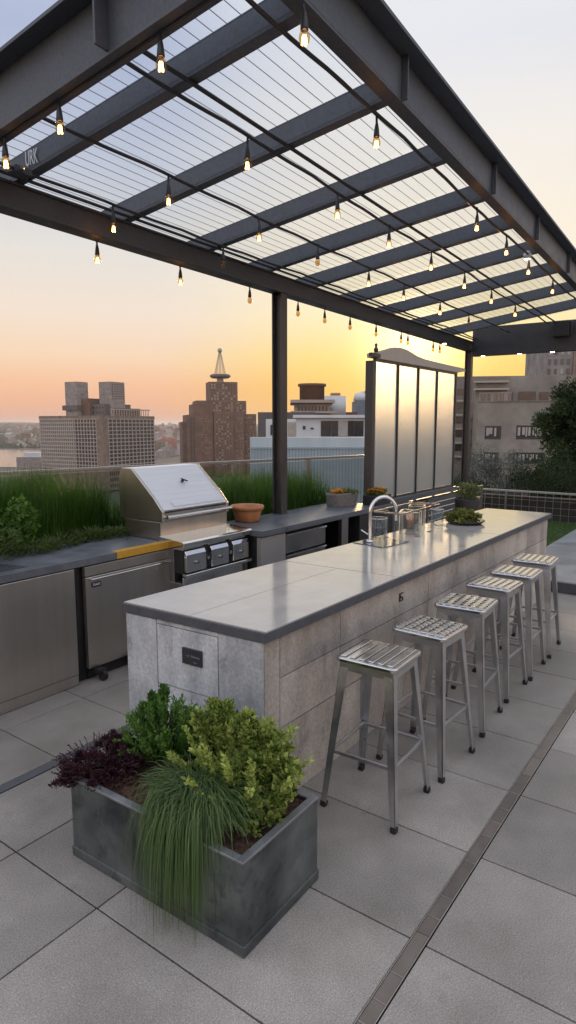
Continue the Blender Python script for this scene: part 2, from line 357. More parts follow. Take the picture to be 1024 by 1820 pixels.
def drain():
    t = thing('drain_channel', 'brown metal drain channel running diagonally across the pavers beside the bar stools', 'drain', (xs[0], .855, 0))
    x = xs[0]; b = MB(); e = MB()
    while x < xs[-1]:
        l = random.choice([.10,.13,.17,.22,.26])
        b.box(x+.0015, .831, -.010, x+l-.0015, .879, .0006, random.random())
        if random.random() < .55: e.box(x-.0012, .831, -.01, x+.0012, .879, .0022)
        x += l
    e.box(xs[0], .8265, -.01, xs[-1], .8295, .0025); e.box(xs[0], .8805, -.01, xs[-1], .8835, .0025)
    b.sub(t.location).build('cover_plate', M['cover'], t); e.sub(t.location).build('edge_trim', M['trim'], t)
drain()
# raised bluestone platform and lawn beyond the end of the bar
struct('platform', MB().prism([(7.5,-5.5),(12.4,-5.5),(12.4,2.36),(7.62,2.36)], 0.002, .10), pmat('bluestone', (.17,.19,.21), (.24,.26,.28), 2.4, .38, bump=.1, speck=60, rvar=.12, stain=1.2))
struct('kerb', MB().prism([(7.42,-5.5),(7.497,-5.5),(7.617,2.36),(7.54,2.36)], 0.002, .125), M['slate'], bevel=.004)
lw = MB(); 
for _ in range(26000):
    x = random.uniform(8.7,12.5); y = random.uniform(2.37,5.2)
    a = random.uniform(0,6.28); lw.blade((x,y,.09), math.cos(a), math.sin(a), random.uniform(.02,.045), .015, .007, random.random(), 2)
struct('lawn_soil', MB().box(8.6, 2.362, .002, 12.4, 5.2, .09), pmat('lawn_base', (.03,.06,.012), (.05,.09,.02), 20, .9, bump=.5))
tag(lw.build('lawn', LF['lawn']), 'short green lawn wedge beyond the far end of the concrete bar', 'grass', kind='stuff')

# ------------------------------------------------------------------ the bar island
TA, TB, TC_, TD = (2.20,2.718), (2.249,1.762), (7.291,1.716), (7.294,2.439)
def lerp(a, b, t): return tuple(a[i]+(b[i]-a[i])*t for i in range(len(a)))
def island():
    o = (2.24, 1.76, 0)
    t = thing('bar_island', 'long concrete bar island with a pale stone top and dark slate edge', 'bar counter', o)
    # core
    i = .045
    c = [(TA[0]+i,TA[1]-i),(TB[0]+i,TB[1]+i),(TC_[0]-i,TC_[1]+i),(TD[0]-i,TD[1]-i)]
    MB().prism(c[::1], .0, .885).sub(o).build('base', M['grout'], t)
    # dark slab, stone slabs on top
    MB().prism([TA,TB,TC_,TD], .886, .934).sub(o).build('top_edge', M['slate'], t, bevel=.002)
    b = MB(); k = .004
    def q(s, u):  # s along, u across (0 = stool side)
        p = lerp(TB, TC_, s); r = lerp(TA, TD, s); return lerp(p, r, u)
    def slab(s0, s1, u0, u1, tone):
        e = .0009; f_ = .0024
        b.prism([q(s0+e,u1-f_), q(s0+e,u0+f_), q(s1-e,u0+f_), q(s1-e,u1-f_)], .9345, .941, tone)
    slab(0.001,.27,0.002,.5,.6); slab(0.001,.27,.5,.998,.45); slab(.27,.66,0.002,.998,.5); slab(.66,.999,.002,.998,.55)
    b.sub(o).build('worktop', M['top'], t)
    # end face panels (y runs across, joints where the photo has them)
    ys = [1.79, 2.055, 2.47, 2.70]; e = MB(); x = 2.2635
    g = .003
    def ex(y): return 2.2635-(y-1.79)*.052
    rows = {0:[(0,.885)], 1:[(0,.26),(.26,.535),(.535,.862)], 2:[(0,.884)]}
    for j in range(3):
        for (z0, z1) in rows[j]:
            e.prism([(ex(ys[j]+g)-.008,ys[j]+g),(ex(ys[j]+g)+.03,ys[j]+g),(ex(ys[j+1]-g)+.03,ys[j+1]-g),(ex(ys[j+1]-g)-.008,ys[j+1]-g)], z0+g, z1-g, random.random())
    e.prism([(ex(2.057)-.006,2.057),(ex(2.057)+.03,2.057),(ex(2.468)+.03,2.468),(ex(2.468)-.006,2.468)], .864, .884, .6)
    e.sub(o).build('wall_panel', M['conc'], t); e = MB()
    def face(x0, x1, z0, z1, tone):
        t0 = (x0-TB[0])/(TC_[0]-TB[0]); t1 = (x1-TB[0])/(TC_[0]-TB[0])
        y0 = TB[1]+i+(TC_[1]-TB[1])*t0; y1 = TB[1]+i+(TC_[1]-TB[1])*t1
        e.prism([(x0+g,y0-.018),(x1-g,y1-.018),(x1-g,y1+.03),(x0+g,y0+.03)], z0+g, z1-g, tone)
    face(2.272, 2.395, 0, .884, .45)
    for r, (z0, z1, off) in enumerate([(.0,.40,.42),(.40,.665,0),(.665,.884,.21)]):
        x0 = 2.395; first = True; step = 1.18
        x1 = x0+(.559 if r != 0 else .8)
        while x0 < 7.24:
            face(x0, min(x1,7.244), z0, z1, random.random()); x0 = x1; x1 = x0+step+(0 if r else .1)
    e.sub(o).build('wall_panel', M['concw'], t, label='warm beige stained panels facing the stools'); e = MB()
    e.prism([(7.246,1.775),(7.262,1.775),(7.262,2.40),(7.246,2.40)], 0, .884, .5)
    for s in range(4):
        p0 = lerp((2.27,2.69),(7.24,2.412),s/4); p1 = lerp((2.27,2.69),(7.24,2.412),(s+1)/4)
        e.prism([(p0[0]+g,p0[1]-.03),(p1[0]-g,p1[1]-.03),(p1[0]-g,p1[1]),(p0[0]+g,p0[1])], 0, .884, random.random())
    e.sub(o).build('wall_panel', M['conc'], t)
    # black plate with two worn lines
    p = MB().prism([(2.226,2.155),(2.238,2.155),(2.231,2.285),(2.219,2.285)],.685,.770).sub(o).build('plate', M['plaque'], t, bevel=.002)
    rot = (math.pi/2, 0, -math.pi/2+R(3))
    text_mesh('lettering', '- ri  hiwma', .021, M['engr'], p, (2.2215-o[0], 2.212-o[1], .733), rot, .0006)
    text_mesh('lettering', 'lunn', .013, M['engr'], p, (2.2225-o[0], 2.195-o[1], .703), rot, .0006)
    # small square emblem on the stool side
    ey = 1.776
    fr = MB(); cx, cz, s = 3.70, .787, .027
    fr.box(cx-s,ey-.006,cz-s,cx-s+.007,ey+.004,cz+s); fr.box(cx-s+.007,ey-.006,cz+s-.007,cx+s,ey+.004,cz+s); fr.box(cx-s+.007,ey-.006,cz-s,cx+s,ey+.004,cz-s+.007)
    fr.box(cx+s-.007,ey-.006,cz-s+.007,cx+s,ey+.004,cz-.004); fr.box(cx-.006,ey-.006,cz-.008,cx+.016,ey+.004,cz-.001); fr.box(cx-.010,ey-.006,cz-.012,cx-.004,ey+.004,cz+.012)
    fr.sub(o).build('emblem', M['black'], t)
island()

# ------------------------------------------------------------------ stools
def make_stool():
    t = thing('bar_stool', '', 'stool', (2.745,1.40,0))
    def foot(sx, sy): return Vector((.215*sx, .205*sy, 0))
    def hd(sx, sy): return Vector((.142*sx, .142*sy, .745))
    def on(sx, sy, z): return foot(sx,sy).lerp(hd(sx,sy), z/.745)
    for sx in (-1,1):
        for sy in (-1,1):
            # angle-section leg: two plates meeting at the outer edge, wide at the top
            b = MB(); p0 = on(sx,sy,.02); p1 = hd(sx,sy)
            for dx, dy in ((1,0),(0,1)):
                w0, w1 = .029, .048; th = .0035
                ox = Vector((-sx*dx, -sy*dy, 0)); th_v = Vector((-sx*(1-dx)*th, -sy*(1-dy)*th, 0))
                v = [p0, p0+ox*w0, p1+ox*w1, p1]; v2 = [a+th_v for a in v]
                b.add(v+v2, [(0,1,2,3),(7,6,5,4),(0,4,5,1),(1,5,6,2),(2,6,7,3),(3,7,4,0)])
            l = b.build('leg', M['stool'], t)
            MB().bar(on(sx,sy,.0)+Vector((-sx*.012,-sy*.012,.0)), on(sx,sy,.028)+Vector((-sx*.012,-sy*.012,0)), .031, .031, ax=(1,0,0)).build('rubber_foot', M['rubber'], l, bevel=.004)
    # foot rail: four bars at the same height
    cs = [on(sx,sy,.292)-Vector((sx*.012,sy*.012,0)) for sx,sy in ((-1,-1),(1,-1),(1,1),(-1,1))]
    for i in range(4):
        MB().bar(cs[i], cs[(i+1)%4], .013, .018).build('foot_rail', M['stool'], t, bevel=.002)
    ap = MB()
    for i, (a, c) in enumerate(((( -1,-1),(1,-1)),((1,-1),(1,1)),((1,1),(-1,1)),((-1,1),(-1,-1)))):
        p = hd(*a); q = hd(*c); ap.bar(p+Vector((0,0,-.014)), q+Vector((0,0,-.014)), .004, .042)
    # crossed braces under the seat
    ap.bar(hd(-1,-1)+Vector((0,0,-.03)), hd(1,1)+Vector((0,0,-.03)), .018, .004); ap.bar(hd(-1,1)+Vector((0,0,-.036)), hd(1,-1)+Vector((0,0,-.036)), .018, .004)
    ap.build('apron', M['stool'], t)
    # seat pan: rounded square with rolled edge and raised ribs
    s = .163; n = 6; pts = []
    for cxx, cyy, a0 in ((1,1,0),(-1,1,90),(-1,-1,180),(1,-1,270)):
        for k in range(n+1):
            a = R(a0+90*k/n); pts.append((cxx*(s-.03)+.03*math.cos(a), cyy*(s-.03)+.03*math.sin(a)))
    b = MB().prism(pts, .752, .776); seat = b.build('seat', M['seat'], t, bevel=.006)
    ribs = MB()
    for k in range(6):
        y = -.125+.05*k; ribs.box(-.14, y-.015, .7765, .14, y+.015, .7825)
    ribs.build('rib', M['seat'], seat, bevel=.003, label='raised polished ribs pressed across the seat')
    return t
def reflection_ribs():  # thin bars shaping the pergola's mirrored grid on the polished seats
    b = MB()
    for k in range(7):
        x = -.129+.043*k; b.box(x-.006, -.15, .7768, x+.006, .15, .7845)
    return b
proto = make_stool()
SL = ['nearest bar stool, beside the zinc planter', 'second bar stool from the planter', 'third bar stool from the planter', 'fourth stool from the planter, middle of the row toward the lawn', 'fifth stool, one short of the far end of the bar', 'farthest bar stool, at the lawn end of the bar']
SP = [(2.72,1.415,.03),(3.27,1.385,-.05),(3.875,1.40,.05),(4.465,1.415,-.03),(4.95,1.40,.02),(5.51,1.41,.05)]
for i, (x, y, rz) in enumerate(SP):
    o = proto if i == 0 else dup(proto)
    o.location = (x, y, .001); o.rotation_euler = (0,0,rz)
    if i:
        st_ = [c for c in o.children if c.name.startswith('seat')][0]
        if i == 1: cr = reflection_ribs().build('reflection_rib', M['seat'], st_)
        else: cr = cr.copy(); COL.objects.link(cr); cr.parent = st_
    o['label'] = SL[i]+', tapered grey steel legs'; o['group'] = 'steel bar stools along the island'

# ------------------------------------------------------------------ zinc planter and its plants
def planter():
    rz = R(1.0); o = (1.80, 1.82, 0)
    t = thing('planter_box', 'large weathered zinc planter box standing on the pavers in the foreground', 'planter', o, rz)
    hx, hy, H = .245, .485, .375
    b = MB(); th = .012
    for x0,y0,x1,y1 in ((-hx,-hy,hx,-hy+th),(-hx,hy-th,hx,hy),(-hx,-hy+th,-hx+th,hy-th),(hx-th,-hy+th,hx,hy-th)): b.box(x0,y0,.045,x1,y1,H-.012)
    b.box(-hx+th,-hy+th,.05,hx-th,hy-th,.06)
    b.build('side_panel', M['zinc'], t)
    b = MB(); r = .004
    for x0,y0,x1,y1 in ((-hx-r,-hy-r,hx+r,-hy+.03),(-hx-r,hy-.03,hx+r,hy+r),(-hx-r,-hy+.03,-hx+.03,hy-.03),(hx-.03,-hy+.03,hx+r,hy-.03)): b.box(x0,y0,H-.0118,x1,y1,H)
    b.build('rim', M['zincrim'], t, bevel=.003)
    b = MB().box(-hx-.006,-hy-.006,.002,hx+.006,hy+.006,.046); b.build('plinth', M['zinc'], t, bevel=.004)
    b = MB()
    import math as m_
    nx, ny = 26, 50; vs = []
    for i in range(nx+1):
        for j in range(ny+1):
            x = -hx+th+(2*hx-2*th)*i/nx; y = -hy+th+(2*hy-2*th)*j/ny
            vs.append((x,y,H-.035+.018*m_.sin(9*x+2)*m_.cos(7*y)+random.uniform(-.006,.006)))
    b.add(vs, [(i*(ny+1)+j,(i+1)*(ny+1)+j,(i+1)*(ny+1)+j+1,i*(ny+1)+j+1) for i in range(nx) for j in range(ny)])
    for _ in range(500):
        x = random.uniform(-hx+.03,hx-.03); y = random.uniform(-hy+.03,hy-.03); b.leaf((x,y,H-.022),rv(),(0,0,1),random.uniform(.015,.04),.012,random.random())
    b.build('mulch', M['mulch'], t)
planter()
def plant(name, label, cat, loc, foliage, mat, stems=None, group=None, rz=0):
    t = thing(name, label, cat, loc, rz, group)
    if stems is not None: stems.build('stem', bark, t)
    foliage.build('foliage', mat, t); return t
def stems(n, r, h, th=.006):
    b = MB()
    for _ in range(n):
        a = random.uniform(0,6.28); q = random.uniform(.2,1)*r
        b.tube([(0,0,0),(q*.4*math.cos(a),q*.4*math.sin(a),h*.5),(q*math.cos(a),q*math.sin(a),h)], th, 5, th*.4)
    return b
# shrubs made of upright leafy shoots
def shoots(b, n, r, h, ln, wd, per, spread=.6, base=.25, tonefn=None, sq=1.0, top=None):
    for _ in range(n):
        a = random.uniform(0,6.28); q = math.sqrt(random.random())
        px, py = r*q*math.cos(a), r*q*math.sin(a)*sq
        hh = h*(1-.55*q*q)*random.uniform(.75,1.12); lean = Vector((px*spread, py*spread, 0)); tt = random.uniform(-.15,.15)
        for k in range(per):
            u = base+(1-base)*(k+random.random())/per
            p = Vector((px*.55,py*.55,0))+lean*u+Vector((px*.45*u/.6, py*.45*u/.6, hh*u))+rv(ln*.5)
            d = rv()+Vector((px/r*.6,py/r*.6,.9))
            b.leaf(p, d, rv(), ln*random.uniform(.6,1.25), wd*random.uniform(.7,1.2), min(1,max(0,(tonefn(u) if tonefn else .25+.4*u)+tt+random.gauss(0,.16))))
    return b
b = MB()
for c, rr, n in (((.0,.02,.17),(.13,.15,.13),9000),((-.01,.07,.29),(.085,.075,.085),3600),((.03,-.09,.24),(.085,.07,.09),3200),((-.07,-.03,.10),(.09,.10,.09),3000),((.0,-.02,.30),(.06,.05,.05),1200),((-.06,-.09,.05),(.08,.08,.07),2600),((.02,-.13,.13),(.08,.05,.10),2200)):
    crown(b, c, rr, int(n*.62), .022, .014, 26, .24, .9, .4)
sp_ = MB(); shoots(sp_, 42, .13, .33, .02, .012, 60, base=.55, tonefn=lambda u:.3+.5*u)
o_n = len(b.v); b.v += sp_.v; b.f += [tuple(i+o_n for i in f) for f in sp_.f]; b.t += sp_.t; b.sm += sp_.sm
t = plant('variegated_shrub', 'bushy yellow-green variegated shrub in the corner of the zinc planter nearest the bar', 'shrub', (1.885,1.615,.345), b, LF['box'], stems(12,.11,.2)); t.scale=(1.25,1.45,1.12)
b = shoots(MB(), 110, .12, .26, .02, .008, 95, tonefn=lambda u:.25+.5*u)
crown(b, (.02,.08,.2), (.07,.07,.10), 3000, .02, .011, 20, .3, .9, .3)
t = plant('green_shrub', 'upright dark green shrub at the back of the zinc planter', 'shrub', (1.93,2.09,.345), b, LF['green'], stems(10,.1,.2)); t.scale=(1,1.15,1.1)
b = MB()
for c, rr, n in (((-.05,.02,.05),(.13,.14,.06),5500),((.07,-.03,.07),(.12,.14,.06),4500),((-.12,.09,.03),(.12,.11,.05),3800),((.10,.10,.06),(.09,.08,.05),2200)):
    crown(b, c, rr, n, .013, .006, 40, .22, .9, .3)
for _ in range(240):
    a = random.uniform(0,6.28); q = random.uniform(.1,.17); p = Vector((q*math.cos(a)-.04,q*math.sin(a)+.02,random.uniform(.02,.09))); d = Vector((math.cos(a),math.sin(a),random.uniform(.2,1))).normalized()
    for k in range(12): b.leaf(p+d*.0032*k, d+rv(.8), rv(), .009, .005, random.random())
t = plant('purple_shrub', 'low dark purple shrub spilling over the left corner of the zinc planter', 'shrub', (1.70,2.22,.345), b, LF['purple'], stems(12,.14,.09,.004)); t.scale=(1.05,1,1.05)
# fountain grass cascading over the front
b = MB()
for _ in range(2600):
    a = random.gauss(R(205), R(58)); px, py = random.gauss(0,.03), random.gauss(0,.035)
    ux, uy = math.cos(a), math.sin(a); reach = random.uniform(.08,.27); rise = random.uniform(.07,.17)
    out_front = px+ux*reach < -.12 or False
    fall = random.uniform(.14,.46) if (ux*reach+px) < -.125 or (uy*reach+py) < -.42 else random.uniform(.02,.07)
    pts = []
    n_ = 9; tone = min(1,max(0,random.gauss(.5,.22))); wdt = random.uniform(.0014,.0027)
    for k in range(n_+1):
        u = k/n_
        if u < .45: v = u/.45; h = rise*math.sin(v*math.pi*.55); d = reach*.75*v
        else:
            v = (u-.45)/.55; h = rise*math.sin(math.pi*.55)-fall*v**1.15; d = reach*(.75+.25*(1-(1-v)**2))
        pts.append(Vector((px+ux*d, py+uy*d, h)))
    vs = []
    sx, sy = -uy, ux
    for k, p in enumerate(pts):
        ww = wdt*(1-.8*k/n_); vs += [p+Vector((sx*ww,sy*ww,0)), p-Vector((sx*ww,sy*ww,0))]
    b.add(vs, [(2*i,2*i+1,2*i+3,2*i+2) for i in range(n_)], tone)
t = thing('fountain_grass', 'long green ornamental grass cascading over the front of the zinc planter', 'ornamental grass', (1.705,1.68,.36)); b.build('foliage', LF['drape'], t)
# a terracotta shard lying on the mulch
tag(MB().prism([(-.03,-.02),(.03,-.025),(.035,.02),(-.01,.03)],0,.012).build('clay_shard', M['terra'], bevel=.003, loc=(1.99,1.47,.352)), 'small reddish clay shard lying on the mulch at the right end of the planter', 'shard')

# ------------------------------------------------------------------ rear counter line
def rear():
    o = (1.0, 4.0, 0)
    t = thing('rear_counter', 'dark slate kitchen counter with yellow edge strip left of the grill', 'counter', o)
    MB().box(1.0,3.84,.885,3.075,4.45,.94).box(3.075,3.905,.885,3.61,4.45,.9398).sub(o).build('worktop', M['counter'], t, bevel=.003)
    MB().box(3.078,3.84,.886,3.609,3.904,.943).sub(o).build('edge_strip', M['yellow'], t, bevel=.002)
    MB().box(1.0,3.92,.0,3.61,4.40,.884).sub(o).build('carcass', M['black'], t)
    d = MB()
    for k in range(7): d.box(2.10, 3.93+.035*k, .9402, 2.40-.01*k, 3.945+.035*k, .9425)
    d.sub(o).build('sink_grate', M['black'], t)
    # left stainless door
    o = (1.95, 3.88, 0); t = thing('cabinet', 'wide stainless steel cabinet front at the left edge, below the slate counter', 'cabinet', o)
    MB().box(1.02,3.862,.085,2.71,3.9,.872).sub(o).build('door', M['steel'], t, bevel=.004)
    MB().box(1.02,3.868,.004,2.71,3.9,.08).sub(o).build('toe_panel', M['steel'], t, bevel=.002)
    # fridge
    o = (3.215, 3.88, 0); t = thing('fridge', 'stainless under-counter fridge between the steel cabinet and the grill', 'fridge', o)
    MB().box(2.80,3.86,.095,3.645,3.9,.79).sub(o).build('door', M['steel'], t, bevel=.004)
    MB().box(2.80,3.864,.797,3.645,3.9,.87).sub(o).build('top_panel', M['steel'], t, bevel=.002)
    h = MB().tube([(2.83,3.835,.775),(3.62,3.835,.775)], .0075, 10); 
    for x in (2.85,3.6): h.tube([(x,3.835,.775),(x,3.862,.775)], .005, 8)
    h.sub(o).build('handle', M['chrome'], t)
    bd = []
    n = 16; hw, hh = .041, .020; pts = []
    for cxx, czz, a0 in ((1,1,0),(-1,1,90),(-1,-1,180),(1,-1,270)):
        for k in range(5):
            a = R(a0+90*k/4); pts.append((2.89+cxx*(hw-.012)+.012*math.cos(a)-o[0], .728+czz*(hh-.012)+.012*math.sin(a)))
    bg_ = MB().extr(pts, 'y', 3.853-o[1], 3.8615-o[1]).build('badge', M['plaque'], t)
    text_mesh('lettering', 'DUUD', .022, M['white'], bg_, (2.89-o[0], 3.8525-o[1], .728), (math.pi/2,0,0), .0006)
    MB().box(2.82,3.90,.01,3.63,3.92,.09).sub(o).build('kick_plate', M['black'], t)
    for x in (2.86, 3.2, 3.56):
        c = MB().tube([(x,3.80,.042),(x+.03,3.80,.042)], .04, 16); c.box(x-.015,3.79,.05,x+.045,3.88,.088); c.sub(o).build('caster', M['rubber'], t, bevel=.003)
    # things under the fridge
    # right counter
    o = (5.7, 3.8, 0)
    t = thing('side_counter', 'long slate counter with drawers to the right of the grill', 'counter', o)
    MB().box(4.475,3.535,.885,7.18,3.685,.94).box(4.475,3.6852,.885,6.845,4.20,.9402).sub(o).build('worktop', M['counter'], t, bevel=.003)
    MB().box(4.5,3.62,0,5.58,4.16,.884).box(6.32,3.62,0,6.95,4.16,.884).box(5.58,4.10,0,6.32,4.16,.884).box(5.58,3.62,0,6.32,4.1,.05).sub(o).build('carcass', M['black'], t)
    MB().box(4.49,3.56,.06,4.866,3.615,.872).sub(o).build('door', M['beige'], t, bevel=.003, label='plain greige cabinet door')
    for z0, z1 in ((.665,.855),(.40,.65),(.1,.385)):
        d = MB().box(4.874,3.562,z0,5.578,3.615,z1).sub(o).build('drawer', M['steeld'], t, bevel=.003)
        MB().box(4.874,3.545,z1-.016,5.578,3.5615,z1).sub(o).build('handle', M['chrome'], d)
    MB().box(5.93,3.575,.05,6.07,3.62,.884).sub(o).build('post', M['steeld'], t)
    MB().box(6.325,3.575,.06,7.15,3.615,.872).sub(o).build('door', M['black'], t, label='black cabinet door')
rear()
def grill():
    o = (4.04, 4.0, 0)
    t = thing('grill', 'large stainless barbecue grill with slanted lid built into the counter', 'grill', o)
    x0, x1 = 3.625, 4.46
    MB().box(x0,3.72,.05,x1,4.40,.60).box(x0,3.80,.60,x1,4.40,.93).sub(o).build('body', M['steeld'], t, bevel=.004)
    # shelf in front of the grate
    MB().extr([(3.66,.905),(3.68,.885),(3.95,.885),(3.95,.975),(3.68,.955),(3.66,.945)],'x',x0-.02,x1+.02).sub(o).build('front_shelf', M['chrome'], t, bevel=.003)
    MB().box(x0,3.95,.931,x1,4.40,1.09).sub(o).build('firebox', M['steel'], t, bevel=.003)
    # control panel with three glossy fascia blocks
    p = MB().box(x0,3.705,.685,x1,3.80,.884).sub(o).build('control_panel', M['black'], t, bevel=.003)
    for a, c in ((.015,.245),(.315,.535),(.595,.815)):
        MB().extr([(3.665,.695),(3.665,.84),(3.685,.872),(3.704,.872),(3.704,.695)],'x',x0+a,x0+c).sub(o).build('fascia', M['chrome'], p, bevel=.003); MB().tube([(x0+(a+c)/2,3.664,.765),(x0+(a+c)/2,3.648,.765)], .014, 14).sub(o).build('knob', M['steeld'], p)
    for c in (.28,.565):
        MB().tube([(x0+c,3.704,.78),(x0+c,3.668,.78)], .017, 14).sub(o).build('knob', M['chrome'], p)
    MB().box(x0-.004,3.645,.655,x1+.004,3.70,.684).sub(o).build('towel_rail', M['chrome'], t, bevel=.005)
    MB().box(x0+.01,3.70,.12,x1-.05,3.719,.645).sub(o).build('door', M['chrome'], t, bevel=.004)
    MB().box(x1-.045,3.70,.12,x1-.005,3.719,.645).sub(o).build('door_frame', M['steel'], t)
    # lid
    s = [(3.925,1.095),(3.925,1.18),(4.02,1.285),(4.30,1.53),(4.42,1.53),(4.46,1.45),(4.46,1.095)]
    for xa, xb in ((x0,x0+.03),(x1-.03,x1)): MB().extr(s,'x',xa,xb).sub(o).build('lid_side', M['steel'], t, bevel=.004)
    f = MB().add([(x0+.03,3.93,1.19),(x1-.03,3.93,1.19),(x1-.03,4.30,1.527),(x0+.03,4.30,1.527),(x0+.03,3.95,1.17),(x1-.03,3.95,1.17),(x1-.03,4.32,1.50),(x0+.03,4.32,1.50)],[(0,1,2,3),(7,6,5,4),(0,4,5,1),(1,5,6,2),(2,6,7,3),(3,7,4,0)])
    f.box(x0+.03,4.30,1.45,x1-.03,4.455,1.5265).box(x0+.03,4.43,1.1,x1-.03,4.455,1.45)
    lid = f.sub(o).build('lid', M['steelh'], t, bevel=.003)
    # lower lip of the lid, raised panel
    dy, dz = .739, .673
    def on(x, u, off): return (x-o[0], 3.93+.37*u-off*dz-o[1], 1.19+.337*u+off*dy)
    MB().add([on(x0+.16,.05,.004),on(x1-.05,.05,.004),on(x1-.05,.17,.004),on(x0+.16,.17,.004)],[(0,1,2,3)]).build('lid_lip', M['steelh'], lid)
    MB().box(x0+.031,3.93,1.095,x1-.031,3.95,1.165).sub(o).build('lid_gap', M['steeld'], t)
    MB().tube([(x0+.02,3.885,1.135),(x1-.01,3.885,1.135)], .014, 12).tube([(x0+.03,3.885,1.135),(x0+.03,3.93,1.135)],.009,8).tube([(x1-.03,3.885,1.135),(x1-.03,3.93,1.135)],.009,8).sub(o).build('lid_handle', M['chrome'], t)
    MB().tube([on(x0+.46,.6,.0),on(x0+.46,.6,.02)], .013, 12).bar(on(x0+.445,.63,.022),on(x0+.50,.56,.022),.012,.012).build('thermometer', M['black'], lid)
grill()

# items on the rear counter
t = thing('terracotta_bowl', 'wide terracotta bowl on the counter to the right of the grill', 'pot', (4.88,4.05,.9405))
MB().lathe([(0,.0),(.105,.0),(.12,.01),(.145,.10),(.15,.118),(.165,.122),(.172,.155),(.165,.16),(.152,.155),(.14,.11),(.11,.02),(0,.02)],36).build('bowl', M['terra'], t)
MB().lathe([(0,.105),(.14,.108)],24).build('soil', M['soil'], t)
def rim_flowers(b, n, rx, ry, z, h):
    for _ in range(n):
        a = random.uniform(0,6.28); q = math.sqrt(random.random()); c = Vector((rx*q*math.cos(a), ry*q*math.sin(a), z+random.uniform(0,h)*(1-q*.5))); tn = random.random()
        for k in range(12):
            d = Vector((math.cos(k*.52),math.sin(k*.52),.55+.5*random.random())); b.leaf(c, d, (0,0,1), .024, .017, min(1,max(0,tn+random.uniform(-.2,.2))))
    return b
t = thing('wicker_planter', 'grey wicker planter with an orange bloom standing on the counter', 'planter', (6.50,3.92,.9405), R(-12))
def oval(rx, ry, prof, n=36):
    b = MB(); v = []
    for s, z in prof:
        for k in range(n):
            a = 2*math.pi*k/n; v.append((rx*s*math.copysign(abs(math.cos(a))**.6,math.cos(a)), ry*s*math.copysign(abs(math.sin(a))**.6,math.sin(a)), z))
    return b.add(v, [(i*n+k,i*n+(k+1)%n,(i+1)*n+(k+1)%n,(i+1)*n+k) for i in range(len(prof)-1) for k in range(n)], .5, True)
pr = [(0.01,0),(.92,0)]+[(.92+.08*i/12+(.012 if i%2 else -.008), .012*i+.006) for i in range(13)]+[(.95,.16),(.9,.13),(.01,.125)]
oval(.215,.12,pr).build('basket', M['wicker'], t); 
rim_flowers(MB(), 60, .10, .06, .155, .045).sub((.07,-.0,0)).build('flower', LF['flower'], t)
b = shoots(MB(), 30, .09, .09, .022, .008, 40).sub((-.09,0,-.12)); b.build('foliage', LF['low'], t)
t = thing('flower_box', 'black box planter full of orange and yellow marigolds beside the glass screen', 'planter', (6.86,3.66,.9405), R(0))
MB().box(-.16,-.10,.0,.22,.09,.115).build('box', M['black'], t, bevel=.005)
rim_flowers(MB(), 90, .17, .09, .13, .085).sub((-.03,0,0)).build('flower', LF['flower'], t)
b = MB(); crown(b, (.03,0,.13), (.19,.10,.05), 700, .035, .014, 14); b.build('foliage', LF['low'], t)

# ------------------------------------------------------------------ grass bed behind the counter
struct('planting_bed', MB().box(.6,4.452,0,3.5,5.5,.90).box(3.5,4.47,0,4.6,5.5,.90).box(4.6,4.21,0,6.93,5.5,.88), M['soil'])
def meadow(x0, x1, y0, y1, n, h0, h1, label):
    b = MB(); cl = [(random.uniform(x0,x1), random.uniform(y0,y1), random.uniform(.62,1.2), random.uniform(-.28,.28)) for _ in range(int((x1-x0)*(y1-y0)*34))]
    for _ in range(n):
        cx, cy, s, tt = random.choice(cl); px, py = random.gauss(cx,.07), random.gauss(cy,.07)
        px = min(max(px,x0),x1); py = min(max(py,y0),y1)
        a = random.uniform(0,6.28); b.blade((px,py,0), math.cos(a), math.sin(a), random.uniform(h0,h1)*s, random.uniform(.02,.2), random.uniform(.004,.008), min(1,max(0,random.gauss(.42,.24)+tt)), 4, random.uniform(0,.10))
    return b
b = meadow(2.1, 3.6, 4.60, 5.4, 17000, .36, .60, '')
tag(b.build('meadow_grass', LF['grass'], loc=(0,0,.9)), 'dense tall green grass growing behind the counter left of the grill', 'grass', kind='stuff')
b = meadow(3.5, 4.7, 4.6, 5.4, 2500, .25, .45, ''); b2 = meadow(4.7, 6.9, 4.30, 5.4, 13000, .30, .50, '')
b.v += []; off = len(b.v); b.v += b2.v; b.f += [tuple(i+off for i in f) for f in b2.f]; b.t += b2.t; b.sm += b2.sm
tag(b.build('meadow_grass', LF['grass'], loc=(0,0,.88)), 'dense tall green grass growing between the grill and the frosted screen', 'grass', kind='stuff')
# low leafy edging plants
LP = [(2.35,4.42,.20,.16,'pale leafy plant at the left edge of the grass bed',1.35),(2.72,4.40,.17,.10,'low leafy clump spilling onto the slate counter',.8),(3.02,4.47,.16,.10,'low strappy clump in the middle of the bed edge',.9),(3.30,4.49,.15,.12,'low clump of narrow leaves left of the grill',.9),(3.52,4.46,.13,.10,'small leafy clump touching the side of the grill lid',.9)]
for (x,y,r,h,lb,s) in LP:
    b = MB()
    for _ in range(620):
        a = random.uniform(0,6.28); q = math.sqrt(random.random())*r; p = (q*math.cos(a)*1.2, q*math.sin(a), random.uniform(0,h)*s)
        b.leaf(p, Vector((math.cos(a)*.8,math.sin(a)*.8,random.uniform(-.1,1))), (0,0,1), random.uniform(.03,.075), .013, min(1,max(0,random.gauss(.5,.25))))
    plant('edging_plant', lb, 'plant', (x,y,.9 if y>4.45 else .92), b, LF['low'], stems(8,r*.6,h*.6,.003))
b = MB()
for _ in range(500):
    p = rv(); b.leaf((p.x*.14,p.y*.1,.22+p.z*.2), rv()+Vector((0,0,.3)), rv(), .05, .028, random.uniform(.3,1))
